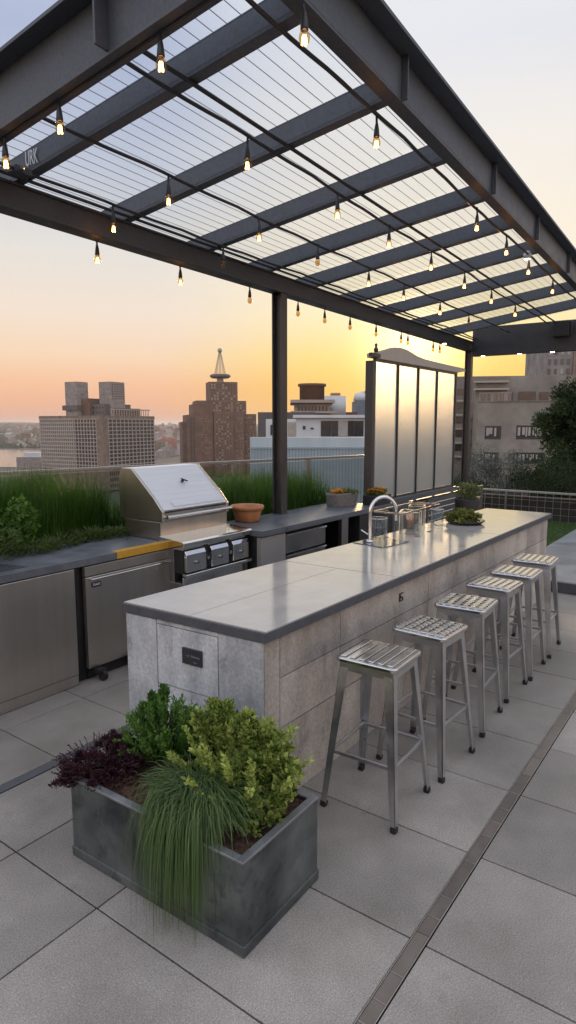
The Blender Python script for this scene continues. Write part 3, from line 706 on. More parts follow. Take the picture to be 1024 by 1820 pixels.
plant('leafy_plant', 'bright broad-leaved plant among the grass at the far left', 'plant', (2.70,4.52,.93), b, LF['green'], stems(6,.1,.3,.004))

# ------------------------------------------------------------------ balustrade behind the bed
def balustrade():
    p0 = Vector((1.2,7.10,0)); p1 = Vector((9.6,5.26,0)); d = (p1-p0); ln = d.length; rz = math.atan2(d.y,d.x)
    t = thing('balustrade', 'glass balustrade with a flat grey top rail behind the grass bed', 'railing', tuple(p0), rz)
    MB().box(0,-.035,1.365,ln,.035,1.40).build('top_rail', pmat('rail_metal', (.30,.29,.28), (.36,.35,.34), 8, .38, .7), t, bevel=.004)
    n = 6
    for k in range(n+1):
        x = ln*k/n; MB().box(x-.03,-.02,0,x+.03,.02,1.364).build('post', M['steeld'], t)
        if k < n: MB().box(x+.045,-.006,.35,x+ln/n-.045,.006,1.345).build('glass_pane', G['rail'], t)
balustrade()

# ------------------------------------------------------------------ frosted screen
def screen():
    o = (6.95,3.78,0); t = thing('glass_screen', 'tall frosted glass screen with four panels under a curved white header', 'screen', o)
    x = [7.0,7.62,8.24,8.88,9.60]
    MB().box(6.93,3.70,.0,9.62,3.86,.945).sub(o).build('low_wall', M['beam'], t)
    MB().box(6.92,3.75,.946,6.985,3.81,2.66).sub(o).build('end_post', M['beamlt'], t, bevel=.003)
    MB().box(6.86,3.73,.946,6.915,3.83,2.66).sub(o).build('end_post', M['post'], t, bevel=.003)
    for i in range(4):
        w = .0145
        p = MB().box(x[i]+w,3.776,.9725,x[i+1]-w,3.784,2.6645).sub(o).build('frosted_panel', G['frost'], t)
        if i: MB().box(x[i]-w,3.76,.946,x[i]+w,3.80,2.6645).sub(o).build('mullion', M['post'], t)
    MB().box(9.585,3.76,.946,9.625,3.80,2.6645).sub(o).build('mullion', M['post'], t)
    MB().box(6.99,3.765,.946,9.58,3.795,.972).sub(o).build('frame_rail', M['post'], t); MB().box(6.99,3.76,2.665,9.63,3.80,2.694).sub(o).build('frame_rail', M['post'], t)
    pts = [(6.86,2.696),(9.63,2.696)]
    prof = [(9.95,2.74),(9.88,2.775),(9.26,2.781),(8.74,2.79),(8.39,2.798),(8.12,2.82),(7.95,2.85),(7.8,2.873),(7.64,2.88),(7.45,2.868),(7.34,2.842),(7.15,2.80),(7.02,2.772),(6.86,2.745)]
    MB().extr(pts+prof,'y',3.745,3.815).sub(o).build('header', pmat('header_paint', (.42,.385,.34), (.48,.44,.39), 4, .5), t, bevel=.004)
    MB().box(6.78,3.70,2.70,7.0,3.745,2.745).sub(o).build('finial', M['post'], t, bevel=.004)
    MB().lathe([(0,0),(.022,0),(.03,.03),(.012,.06),(.02,.085),(0,.11)],12,(0.0,-.04,2.765)).build('finial', M['post'], t)
screen()
# low metal railing with bars and the pot beside it
def lowrail():
    o = (7.4,3.46,0); t = thing('low_rail', 'low steel railing with horizontal bars at the foot of the frosted screen', 'railing', o)
    b = MB(); b.box(7.4,3.44,.915,10.1,3.48,.94); b.sub(o).build('top_rail', M['chrome'], t)
    for x in (7.42,7.93,9.0,10.05): MB().box(x,3.445,0,x+.045,3.475,.914).sub(o).build('post', M['steeld'], t)
    for z in (.84,.76,.68,.60,.4,.2): MB().tube([(7.4,3.46,z),(10.1,3.46,z)], .008, 6).sub(o).build('bar', M['chrome'], t)
lowrail()
t = thing('pedestal_planter', 'tall dark planter with a pale green plant beyond the far end of the bar', 'planter', (8.35,3.06,.0))
MB().lathe([(0,0),(.14,0),(.16,.3),(.15,.7),(.17,.9),(.165,.92),(.15,.9),(0,.88)],24).build('pot', M['black'], t)
b = MB(); crown(b, (0,0,1.0), (.17,.17,.13), 1800, .03, .018, 16); b.build('foliage', LF['pale'], t)

# ------------------------------------------------------------------ sink, tap, containers, bowl on the island
def taps():
    z = .9415
    t = thing('sink_tray', 'dark glossy prep sink panel set flush in the bar top', 'sink', (4.60,2.40,z))
    MB().prism([(-.2,-.13),(.16,-.18),(.22,.12),(-.14,.18)],0,.006).build('panel', pmat('sink_glass',(.03,.05,.08),(.05,.07,.11),6,.07,spec=.9), t, bevel=.002)
    t = thing('tap', 'tall arched chrome tap over the prep sink', 'tap', (4.55,2.475,z+.006))
    pts = [(0,0,0),(0,0,.24)]+[(.085-.085*math.cos(R(a)),-.075+.075*math.cos(R(a)),.24+.13*math.sin(R(a))) for a in range(15,181,15)]+[(.17,-.15,.20),(.17,-.15,.17)]
    MB().tube(pts,.0145,14).build('spout', M['chrome'], t); MB().lathe([(0,0),(.03,0),(.03,.012),(.016,.02),(0,.02)],20).build('base_ring', M['chrome'], t)
    MB().tube([(-.005,.012,.06),(-.04,.06,.10)],.006,8).build('lever', M['chrome'], t)
    # acrylic riser shelf
    t = thing('acrylic_riser', 'clear acrylic riser shelf on square legs beside the tap', 'shelf', (5.05,2.36,z))
    for x,y in ((-.33,-.08),(-.26,-.0),(.0,-.08),(.30,-.06),(.36,.1),(-.2,.12)):
        MB().box(x-.015,y-.015,.003,x+.015,y+.015,.235).build('leg', G['clear'], t, bevel=.002)
        MB().lathe([(0,0),(.026,0),(.026,.003),(0,.003)],16,(x,y,0)).build('foot', M['steeld'], t)
    for a,c in (((-.37,-.11,.24),(.40,-.11,.24)),((.40,-.11,.24),(.40,.15,.24)),((.40,.15,.24),(-.37,.15,.24)),((-.37,.15,.24),(-.37,-.11,.24))): MB().bar(a,c,.006,.014).build('edge_trim', M['chrome'], t)
    def jar(x,y,r,h,lb):
        t = thing('glass_container', lb, 'container', (x,y,z+.0005), 0)
        MB().lathe([(0,.004),(r-.003,.004),(r-.003,h),(r,h),(r,0),(0,0)],28).build('wall', G['clear'], t)
        MB().lathe([(r-.004,h),(r+.002,h),(r+.002,h+.006),(r-.004,h+.006)],28).build('rim', M['chrome'], t)
    jar(4.78,2.52,.075,.17,'clear cylindrical container standing behind the tap')
    jar(5.75,2.40,.06,.15,'clear round container nearest the bowl of greenery')
    def sq(x,y,r,h,lb):
        t = thing('square_container', lb, 'container', (x,y,z+.0005), .3); w_ = MB()
        for a0,b0,a1,b1 in ((-r,-r,r,-r+.004),(-r,r-.004,r,r),(-r,-r+.004,-r+.004,r-.004),(r-.004,-r+.004,r,r-.004)): w_.box(a0,b0,0,a1,b1,h)
        w_.build('wall', G['clear'], t)
        for i_,j_ in ((-1,-1),(1,-1),(1,1),(-1,1)): MB().bar((r*i_,r*j_,.001),(r*i_,r*j_,h),.007,.007).build('corner_post', M['chrome'], t)
        m_ = MB(); c_ = [(-r,-r,h),(r,-r,h),(r,r,h),(-r,r,h)]
        for i_ in range(4): m_.bar(c_[i_],c_[(i_+1)%4],.006,.008)
        m_.build('rim', M['chrome'], t)
    sq(5.16,2.40,.085,.20,'tall square clear container with steel corners in the middle of the group'); sq(5.62,2.55,.07,.19,'square clear container behind the copper tumbler')
    t = thing('copper_cup', 'copper tumbler standing between the clear containers', 'cup', (5.42,2.53,z))
    MB().lathe([(0,0),(.034,0),(.042,.15),(.039,.15),(.031,.006),(0,.006)],24).build('wall', M['copper'], t)
    t = thing('plant_bowl', 'low round bowl of dense olive-green succulents on the bar top', 'plant bowl', (6.02,2.22,z))
    MB().lathe([(0,0),(.15,0),(.19,.03),(.185,.035),(.14,.02),(0,.02)],28).build('bowl', M['black'], t)
    b = MB(); crown(b, (0,0,.06), (.19,.19,.085), 6500, .019, .012, 60, .25, .8, .25); b.build('foliage', LF['bowl'], t)
taps()

# ------------------------------------------------------------------ pergola
K = .96; PR = R(2.54)
cb_, sb_ = math.cos(PR), math.sin(PR)
def ZK(z): return EYE+(z-EYE)*K
def zc(b): return 3.445+(3.79-b)*.135              # underside of the cross beams at local b
BL, BR = 3.80, 1.625                               # left and right beam lines
A0, A1 = 2.20, 11.9
def pergola():
    t = thing('pergola', 'dark steel pergola with cross beams and a clear ribbed roof over the bar', 'pergola', (0,0,0), PR)
    y0, y1 = BL-.01, BL+.13
    # left beam: I-section
    z0, z1 = 3.25, 3.423
    MB().box(A0-.1,y0,z0,A1+.14,y1,z0+.018).box(A0-.1,y0+.012,z0+.0182,A1+.14,y0+.022,z1-.018).box(A0-.1,y0,z1-.0178,A1+.14,y1,z1).box(A0-.1,y0+.10,z0+.0182,A1+.14,y0+.115,z1-.018).build('edge_beam', M['beamdk'], t, bevel=.003)
    # right beam: channel, wide top flange outwards
    zb = ZK(3.80); zt = 3.96
    r = MB(); r.box(A0-.09,BR-.012,zb,A1+.1,BR+.075,zb+.016).box(A0-.09,BR-.012,zb+.0162,A1+.1,BR+.004,zt-.002).box(A0-.09,BR-.115,zt,A1+.1,BR+.075,zt+.022)
    for a in (3.62,5.4,6.92,8.6,10.2): r.box(a-.008,BR-.05,zb+.003,a+.006,BR-.0125,zt-.0015)
    r.build('edge_beam', M['beamlt'], t, bevel=.002)
    # near beam, sloping with the roof
    def slopebox(b, a0, a1, b0, b1, zlo, zhi):   # zlo/zhi are offsets above the cross-beam line
        v = [(a,bb,zc(bb)+zz) for a,bb,zz in ((a0,b0,zlo),(a1,b0,zlo),(a1,b1,zlo),(a0,b1,zlo),(a0,b0,zhi),(a1,b0,zhi),(a1,b1,zhi),(a0,b1,zhi))]
        return b.add(v, [(0,3,2,1),(4,5,6,7),(0,1,5,4),(1,2,6,5),(2,3,7,6),(3,0,4,7)])
    n = MB(); a = A0
    slopebox(n,a-.02,a+.08,BR+.08,BL-.015,-.06,-.044); slopebox(n,a-.01,a+.004,BR+.08,BL-.015,-.0435,.215); slopebox(n,a-.10,a+.08,BR+.08,BL-.015,.2155,.235)
    for bb in (2.43,): slopebox(n,a-.09,a-.0105,bb-.006,bb+.006,-.04,.2145)
    n.build('end_beam', M['beamlt'], t, bevel=.002)
    # far beam: deep box
    f = MB(); f.box(A1-.02,BR+.08,3.15,A1+.13,BL-.015,3.66).build('end_beam', M['beamdk'], t, bevel=.004)
    AA = [2.675,3.595,4.575,5.50,6.38,7.43,8.50,9.75,11.0]
    for q in AA:
        c = MB(); 
        slopebox(c,q-.045,q+.03,BR+.076,BL+.45,0,.010); slopebox(c,q-.045,q-.035,BR+.006,BL+.45,.0192,.128); slopebox(c,q-.045,q-.035,BR+.076,BL+.45,.0102,.019); slopebox(c,q-.045,q+.045,BR+.006,BL+.45,.1282,.138)
        c.build('cross_beam', M['beam'], t, bevel=.002)
    # posts
    for a_, b_ in ((5.685, BL+.06),(A1+.06,BL+.06)):
        MB().box(a_-.055,b_-.06,0,a_+.055,b_-.045,z0-.001).box(a_-.055,b_+.045,0,a_+.055,b_+.06,z0-.001).box(a_-.008,b_-.0448,0,a_+.008,b_+.0448,z0-.001).build('post', M['post'], t)
    MB().box(A0-.06,BL,0,A0+.06,BL+.12,z0-.001).build('post', M['post'], t)
    MB().box(A1,BR-.02,0,A1+.12,BR+.08,zb-.001).build('post', M['post'], t)
    # roof sheet and its ribs
    s = MB(); o_ = .152
    s.add([(A0+.09,BR+.08,zc(BR+.08)+o_),(A1,BR+.08,zc(BR+.08)+o_),(A1,BL+.45,zc(BL+.45)+o_),(A0+.09,BL+.45,zc(BL+.45)+o_)],[(0,1,2,3)]).build('roof_sheet', G['roof'], t)
    rb = MB(); k = BR+.13
    while k < BL+.42:
        z = zc(k)+o_-.006; rb.bar((A0+.09,k,z),(A1,k,z),.0026,.0036,ax=(0,1,0)); k += .086
    rb.build('roof_rib', pmat('rib', (.38,.40,.44), rough=.5), t)
    # conduit rods fixed under the cross beams
    for bb in (2.34, 3.74):
        z = zc(bb)-.016; MB().tube([(A0+.05,bb,z),(A1-.02,bb,z)], .012, 8).build('conduit', M['cable'], t)
    # down-lights under the far beam
    for bb in (3.60,2.95,2.4,1.9):
        MB().lathe([(0,0),(.03,0),(.035,.003),(.035,.006)],16,(A1+.05,bb,3.15-.006)).build('downlight', G['led'], t)
    MB().lathe([(0,0),(.03,0),(.035,.003),(.035,.006)],16,(10.6,BL+.05,z0-.006)).build('downlight', G['led'], t)
    return t
pergola()
def loc_ab(a, b, z): return (a*cb_-b*sb_, a*sb_+b*cb_, z)
# string lights: cord > lamps hanging from it
def string(label, b, lamps, a_end, r=.011, zoff=-.02, ends=(A0+.04,)):
    bb = b; z = zc(bb)+zoff; a0 = ends[0]
    t = thing('string_light', label, 'string lights', loc_ab(a0,bb,z), PR, 'string lights under the pergola')
    pts = []; n = 60; ln = a_end-a0
    for i in range(n+1):
        u = i/n; pts.append((ln*u, .012*math.sin(u*17+b), -.010*abs(math.sin(u*math.pi*11))))
    MB().tube(pts, r, 8).build('cord', M['cable'], t)
    for a, lit in lamps: lamp(t, a-a0, 0, 0, lit)
    return t
def lamp(t, x, y, z, lit=True, drop=.06):
    st = (x,y,z); z = z-drop; s = .76
    jx, jy = random.uniform(-.008,.008), random.uniform(-.008,.008); x += jx; y += jy
    L_ = lambda pr: [(r*s, zz*s) for r, zz in pr]
    h = MB().lathe(L_([(0,.012),(.009,.012),(.012,0),(.018,-.03),(.0235,-.08),(.0235,-.090),(.018,-.092),(0,-.092)]),14,(x,y,z))
    h.tube([st,(x,y,z)],.0075,6)
    h = h.build('lamp_holder', M['black'], t)
    MB().lathe(L_([(.019,-.093),(.027,-.108),(.032,-.13),(.028,-.153),(.014,-.170),(0,-.175)]),16,(x,y,z)).build('bulb', G['bulb'], h)
    f = MB()
    for k in range(4):
        a = k*1.57; f.tube([(x+.005*math.cos(a),y+.005*math.sin(a),z-.09),(x+.011*math.cos(a),y+.011*math.sin(a),z-.125)], .0048 if lit else .0012, 5)
    f.build('filament', G['fil'] if lit else M['trim'], h)
string('string of lit filament bulbs just right of the middle of the roof', 2.44, [(3.26,1),(4.36,1),(5.29,1),(6.27,1),(7.29,1),(8.34,1),(9.5,1)], 11.8)
string('string of filament bulbs left of the middle of the roof', 3.09, [(3.26,1),(4.25,1),(5.18,0),(6.22,1),(7.13,1),(8.3,1),(9.5,0)], 11.8)
string('rightmost string of filament bulbs, running beside the outer right beam', 1.77, [(3.62,1),(5.54,1),(6.46,1),(7.4,1),(8.6,1)], 11.8)
string('string of bulbs tight along the inside of the left beam', 3.64, [(3.27,1),(4.5,0)], 11.8, zoff=-.024)
t_r = [o for o in COL.objects if o.name.startswith('string_light') and 'rightmost' in o['label']][0]
lamp(t_r, .30, -.17, -.01, True, drop=.03)
def nearstring():
    z = zc(2.5)-.062; t = thing('string_light', 'short string of bulbs slung along the near beam at the upper left', 'string lights', loc_ab(2.235,1.7,z), PR, 'string lights under the pergola')
    MB().tube([(.0,(2.1)*i/20,(-.135*(2.1*i/20-.8))) for i in range(21)], .008, 6).build('cord', M['cable'], t)
    for b in (2.15,2.85,3.32): lamp(t, 0, b-1.7, -.135*(b-2.5), True, drop=.03)
nearstring()
def outer():
    b = BL+.145; z = 3.36
    t = thing('string_light', 'string of small hanging bulbs along the outside of the left beam', 'string lights', loc_ab(A0,b,z), PR, 'string lights under the pergola')
    MB().tube([((A1-A0)*i/30,0,-.02*abs(math.sin(i*.9))) for i in range(31)], .006, 6).build('cord', M['cable'], t)
    for a in (3.38,4.27,5.28,6.19,6.77,7.41,8.16,9.02,9.27,10.35,10.65): lamp(t, a-A0, 0, -.0, a < 5, drop=.13)
outer()
# clamp with a worn letter mark on the first cross beam, box light on the far beam
t = thing('beam_clamp', 'grey clamp bracket with white worn lettering where the left beam meets the first cross beam', 'clamp', loc_ab(2.56,BL-.14,zc(BL-.1)-.01), PR)
MB().box(-.07,-.05,-.03,.05,.05,.01).build('bracket', M['beamlt'], t, bevel=.004); MB().tube([(-.05,-.09,-.015),(.06,.03,-.015)],.012,8).build('bolt', M['trim'], t)
text_mesh('lettering', 'URK', .115, M['white'], t, (.06,-.03,.085), (math.pi/2,0,-math.pi/2), .001).scale = (.55,1.1,1)
t = thing('box_light', 'black box floodlight mounted on the inner face of the far beam', 'floodlight', loc_ab(A1-.10,2.24,3.50), PR)
MB().box(-.07,-.13,-.12,.06,.13,.14).build('housing', M['black'], t, bevel=.01); MB().tube([(.0,-.15,.1),(-.03,-.16,0),(.0,-.15,-.1)],.012,8).build('bracket', M['post'], t)
t = thing('spotlight', 'small white lit spotlight clipped to the rightmost cord', 'spotlight', loc_ab(7.3,1.77,zc(1.77)-.05), PR)
MB().lathe([(0,-.02),(.035,-.02),(.045,.03),(.02,.06),(0,.06)],16).build('housing', pmat('spot_white',(.6,.6,.58),rough=.4), t); MB().lathe([(0,-.021),(.03,-.0212)],16).build('lens', G['led'], t)

# ------------------------------------------------------------------ right: wire fence, shrubs, tree
def fence():
    y0, y1 = -5.5, 5.4; x = 12.62
    t = thing('wire_fence', 'low wire mesh fence with a pale top rail behind the lawn', 'fence', (x,y0,0))
    MB().box(-.03,0,.60,.03,y1-y0,.635).build('top_rail', pmat('fence_rail',(.28,.28,.27),(.34,.34,.33),8,.5,.3), t, bevel=.003)
    for k in range(8): yy = (y1-y0)*k/7; MB().box(-.02,yy-.02,0,.02,yy+.02,.599).build('post', M['steeld'], t)
    m = MB(); yy = .05
    while yy < y1-y0: m.bar((0,yy,.02),(0,yy,.60),.006,.006); yy += .145
    for z in (.08,.2,.33,.46): m.bar((.006,0,z),(.006,y1-y0,z),.006,.006)
    m.build('mesh', M['trim'], t)
    h = thing('hedge_wall', 'dark low retaining wall right behind the wire fence', 'wall', (12.85,-.05,0))
    MB().box(-.1,-5.5,-1,.15,7,.50).build('wall', pmat('dark_wall',(.02,.02,.018),(.035,.033,.03),6,.9,bump=.4), h)
fence()
fwx, fwy = math.cos(YAW), math.sin(YAW); rtx, rty = math.sin(YAW), -math.cos(YAW)
def far(D, lat, z=0): return (fwx*D+rtx*lat, fwy*D+rty*lat, z)
struct('garden_ground', MB().box(13.1,-30,-3,34,3.5,-.2), M['soil'])
def tree():
    t = thing('tree', 'large dark evergreen tree at the right edge in front of the beige building', 'tree', far(17.5,7.9,-.3))
    b = MB(); b.tube([(0,0,0),(.05,0,.8),(0,.05,1.8),(.05,0,2.8)],.14,10,.05)
    for k in range(16):
        a = random.uniform(0,6.28); z = random.uniform(.4,2.3); r = random.uniform(.5,1.1); b.tube([(0,0,z),(r*.5*math.cos(a),r*.5*math.sin(a),z+.25),(r*math.cos(a),r*math.sin(a),z+.4)],.04,6,.01)
    b.build('trunk', bark, t)
    c = MB()
    for (x,y,z,r,rzz,n) in ((0,0,2.9,.65,.55,4500),(-.35,.1,2.25,.8,.6,6500),(.5,0,2.1,1.0,.8,6500),(-.55,0,1.35,1.0,.75,9000),(.3,0,1.0,1.3,.8,8000),(-.9,.2,.6,.9,.5,6000)):
        crown(c,(x,y,z),(r,r,rzz),n,.085,.045,26,.36,.2,.35)
    c.build('crown', LF['tree'], t)
tree()
SH = [(16.2,4.85,1.15,.75,.95,'sage','silvery grey shrub behind the fence next to the pergola post'),(16.0,5.55,1.05,.7,1.05,'sage','silvery shrub behind the fence below the paired windows'),(15.6,6.0,.9,.6,.8,'tree','dark green shrub behind the fence at the foot of the tree'),(15.2,6.9,1.0,.8,.75,'tree','broad dark shrub behind the fence under the tree crown'),(15.4,4.4,.6,.7,.7,'tree','small dark shrub hugging the fence left of the silvery ones')]
for D,lat,h,r,_,mt,lb in SH:
    b = MB(); crown(b,(0,0,h*.7),(r,r,h*.75),5200,.05,.022,26,.4,.5,.35); plant('shrub', lb, 'shrub', far(D,lat,-.2), b, LF[mt], stems(10,r*.5,h*.8,.015), 'shrubs behind the wire fence')

# ------------------------------------------------------------------ city
class Bld:
    """a building: an Empty at its foot, local x along the front, y away from the viewer"""
    def __init__(s, name, label, D, lat, rz, z=-45, cat='building', group=None):
        s.t = thing(name, label, cat, far(D,lat,z), rz, group); s.z = z; s.n = 0; s.rest = {}; s.nw = {}
    def wall(s, x0,y0,x1,y1,ztop,m,z0=None,name='wall'):
        MB().box(x0,y0,(z0-s.z) if z0 is not None else 0,x1,y1,ztop-s.z).build(name, m, s.t)
    def win(s, mb, m, name='window'):
        if s.n < 96: mb.build(name, m, s.t); s.n += 1
        else:
            r = s.rest.setdefault(m.name, (m, MB()))[1]; r.add(mb.v, mb.f)
    def grid_y(s, y, x0, x1, nx, z0, z1, nz, fw_, fh, ms, side=-1, dep=.12):   # windows in a wall facing -y
        for j in range(nz-1,-1,-1):
            for i in range(nx):
                cx = x0+(x1-x0)*(i+.5)/nx; cz = z0+(z1-z0)*(j+.5)/nz-s.z; hw = (x1-x0)/nx*fw_/2; hh = (z1-z0)/nz*fh/2
                s.win(MB().box(cx-hw,y+side*dep,cz-hh,cx+hw,y-side*.02,cz+hh), random.choice(ms))
    def grid_x(s, x, y0, y1, ny, z0, z1, nz, fw_, fh, ms, side=-1, dep=.12):
        for j in range(nz-1,-1,-1):
            for i in range(ny):
                cy = y0+(y1-y0)*(i+.5)/ny; cz = z0+(z1-z0)*(j+.5)/nz-s.z; hw = (y1-y0)/ny*fw_/2; hh = (z1-z0)/nz*fh/2
                s.win(MB().box(x+side*dep,cy-hw,cz-hh,x-side*.02,cy+hw,cz+hh), random.choice(ms))
    def close(s):
        for m, mb in s.rest.values(): mb.build('window', m, s.t, kind='stuff', label='the remaining small windows of the facade')
P_, PL = G['pane'], G['panelit']
m_tan = pmat('tan_concrete', (.19,.14,.105), (.25,.185,.14), .15, .85, stain=.3); m_grid = pmat('pale_grid', (.33,.28,.235), (.40,.34,.29), .3, .8)
m_brown = pmat('brown_brick', (.13,.072,.046), (.185,.105,.07), .2, .9, stain=.12, speck=2.5); m_silo = pmat('silo_concrete', (.24,.21,.19), (.33,.28,.25), .25, .85, stain=.5)
m_bluew = pmat('blue_cladding', (.38,.46,.48), (.48,.55,.57), 1.2, .7, stretch=(1,1,.1)); m_wht = pmat('white_render', (.52,.54,.55), (.60,.62,.62), .5, .7); m_dkg = pmat('dark_clad', (.10,.088,.085), (.13,.115,.11), .4, .8)
m_beige = pmat('beige_render', (.22,.20,.17), (.275,.25,.215), .25, .85, stain=.8, stretch=(1,1,.35), bump=.1); m_beige2 = pmat('beige_render_old', (.20,.18,.155), (.255,.23,.20), .2, .85, stain=.4)

# --- slab block with a concrete window grid and two silos
def b1():
    rz = R(7.0)
    B = Bld('office_block', 'broad tan office block with gridded windows and two square silo towers on its roof', 450, -130.3, rz)
    Lx, Ly, Z = 55, 64, 8.4
    B.wall(.6,.6,Lx,Ly,Z-2.2,m_tan); 
    MB().box(0,0,Z-2.2+45,Lx+.3,Ly+.3,Z+45).build('parapet', m_tan, B.t); MB().box(-.2,-.2,0,5,5.5,Z+45-2.19).build('corner_pier', m_tan, B.t)
    # right face (-y): 12 bays, left face (-x): 7 + 17 bays
    nz = 13; z1 = Z-2.4; z0 = z1-nz*2.75
    B.grid_y(.6, 6, Lx-.6, 12, z0, z1, nz, .86, .78, [P_], dep=.1); B.grid_x(.6, 6, 27, 7, z0, z1, nz, .86, .80, [P_], dep=.1); B.grid_x(.6, 29, Ly-.6, 16, z0, z1, nz, .5, .6, [P_,P_,P_], dep=.1)
    g = MB()
    for i in range(13): x = 6+(Lx-.6-6)*i/12; g.box(x-.33,-.1,z0+45,x+.33,.58,z1+45)
    for j in range(nz+1): z = z0+(z1-z0)*j/nz+45; g.box(5.1,-.16,z-.32,Lx,.5,z+.32)
    for i in range(8): y = 6+21*i/7; g.box(-.1,y-.33,z0+45,.58,y+.33,z1+45)
    for j in range(nz+1): z = z0+(z1-z0)*j/nz+45; g.box(-.16,5.6,z-.32,.5,28,z+.32); g.box(-.13,28,z-.5,.45,Ly,z+.5)
    for i in range(17): y = 29+(Ly-.6-29)*i/16; g.box(-.1,y-.55,z0+45,.5,y+.55,z1+45)
    g.build('window_grid', m_grid, B.t)
    B.grid_y(.6, 6, Lx-.6, 24, -44, z0-1, 3, .5, .6, [P_])
    # roof structures
    r = MB(); r.box(8,18,Z+45,19,30,Z+45+24.5); r.box(9,33,Z+45,18,43,Z+45+10)   # silo column right
    B.wall(18,8,32,20,33.0,m_silo,Z,'silo'); 
    B.wall(6,30,17,42,33.0,m_silo,Z,'silo'); B.wall(4.5,29,18.5,44,16,m_dkg,Z+4,'silo_collar')
    B.wall(13,10,40,30,17,m_dkg,Z,'plant_room'); B.wall(20,6,46,22,14,m_brown,Z,'plant_room'); B.wall(10,22,22,30,21,m_brown,Z,'plant_room')
    g2 = MB()
    for i in range(16): g2.box(12+2.6*i,2.5,Z+45,12.5+2.6*i,3,Z+49.5)
    g2.box(11,2.4,Z+49.2,53,3.1,Z+50); g2.build('roof_rail', m_grid, B.t)
    B.grid_y(8, 18.5, 31.5, 6, 20, 32, 7, .5, .45, [P_]); B.grid_x(13, 10, 29, 6, 9, 16, 2, .5, .4, [P_]); B.close()
b1()
# --- stepped brown brick tower with disc and spire
def b2():
    D = 600; s = D/1130; lat = (398-512)*s
    B = Bld('brick_tower', 'stepped brown brick tower with a disc and lattice spire on top', D, lat, YAW-math.pi/2+R(14))
    def Zp(py): return EYE+(755-py)*s
    def blk(px0,px1,py,y0,y1,m=m_brown,n='wall',z0=None): B.wall((px0-398)*s*1.0,y0,(px1-398)*s*1.0,y1,Zp(py),m,z0,n)
    blk(375,426,680,6,30); blk(352,440,713,2,40); blk(346,372,719,0,44,n='wing'); blk(333,379,738,-6,36,n='wing'); blk(326,340,750,-2,30,n='wing'); blk(380,413,733,-8,20,n='wing'); blk(414,434,733,-4,20,n='wing'); blk(434,458,736,2,44,n='wing'); 
    B.grid_y(6,(378-398)*s,(423-398)*s,9,Zp(712),Zp(683),6,.45,.55,[P_,P_,PL]); B.grid_y(2,(380-398)*s,(438-398)*s,11,Zp(732),Zp(715),4,.4,.5,[P_,PL]); B.grid_y(-8,(382-398)*s,(411-398)*s,6,-40,Zp(736),24,.35,.45,[P_,P_,PL])
    B.grid_y(-6,(338-398)*s,(348-398)*s,2,-40,Zp(742),22,.6,.5,[P_]); B.grid_y(-6,(356-398)*s,(376-398)*s,3,-40,Zp(742),20,.18,.3,[P_,PL]); B.grid_y(-4,(418-398)*s,(431-398)*s,3,-40,Zp(737),22,.25,.35,[P_,PL]); B.grid_y(2,(437-398)*s,(456-398)*s,4,-40,Zp(740),22,.35,.35,[P_,PL,P_])
    B.close()
    z = Zp(680)+45; c = (0,16)
    MB().lathe([(3.2,0),(3.2,5)],16,(c[0],c[1],z)).build('spire_base', m_grid, B.t)
    MB().lathe([(0,4),(8,4),(9.8,5.3),(9.8,6.6),(8,7.6),(0,7.6)],32,(c[0],c[1],z)).build('disc', m_dkg, B.t)
    m = MB(); H_ = 21
    for k in range(8):
        a = k*math.pi/4; m.bar((c[0]+5.4*math.cos(a),c[1]+5.4*math.sin(a),z+7.5),(c[0]+.8*math.cos(a),c[1]+.8*math.sin(a),z+7.5+H_),.32,.32)
    for j in range(9):
        u = j/9; r = 5.4+(.8-5.4)*u; zz = z+7.5+H_*u; r2 = 5.4+(.8-5.4)*(u+1/9); z2 = z+7.5+H_*(u+1/9)
        for k in range(8):
            a = k*math.pi/4; a2 = (k+1)*math.pi/4
            m.bar((c[0]+r*math.cos(a),c[1]+r*math.sin(a),zz),(c[0]+r*math.cos(a2),c[1]+r*math.sin(a2),zz),.13,.13); m.bar((c[0]+r*math.cos(a),c[1]+r*math.sin(a),zz),(c[0]+r2*math.cos(a2),c[1]+r2*math.sin(a2),z2),.12,.12)
    m.build('spire', m_grid, B.t); MB().lathe([(0,28),(1.6,28),(2.2,29.6),(1.6,31.5),(0,32)],16,(c[0],c[1],z)).build('finial', m_grid, B.t)
b2()
def simple(name, label, px0, px1, ytop, D, m, depth=20, rz=0, z=-45, cat='building', ybot=None):
    s = D/1130; B = Bld(name, label, D, (px0-512)*s, YAW-math.pi/2+R(rz), z, cat)
    B.w = (px1-px0)*s; B.s = s; B.top = EYE+(755-ytop)*s
    B.wall(0,0,B.w,depth,B.top,m); return B
# --- pale blue clad wall block, white house, dark block behind, rooftop plant
B = simple('clad_building', 'low pale blue clad building right behind the balustrade', 445, 700, 777, 34, m_bluew, .8)
g = MB(); n = 46
for i in range(n): x = B.w*(i+.5)/n; g.box(x-.02,-.07,30,x+.02,-.001,B.top+45-.6)
g.box(-.02,-.10,B.top+45-.60,B.w,-.0705,B.top+45-.52); g.build('cladding_rib', pmat('rib_blue',(.22,.30,.33),(.28,.36,.4),3,.6), B.t); B.close()
B = simple('white_house', 'white flat-roofed building with a wide dark window band behind the blue cladding', 527, 700, 743, 48, m_wht, 2.5)
MB().box(-.25,-.3,B.top+45,B.w+.2,2.6,B.top+45+.22).build('roof_slab', m_wht, B.t)
for a,b_,mm in ((570,588,P_),(588.5,600,P_),(600.5,617,PL),(617.5,628,P_),(628.5,645,P_)): B.win(MB().box((a-527)*B.s,-.06,45+EYE-20*B.s,(b_-527)*B.s,.1,45+EYE+7*B.s), mm)
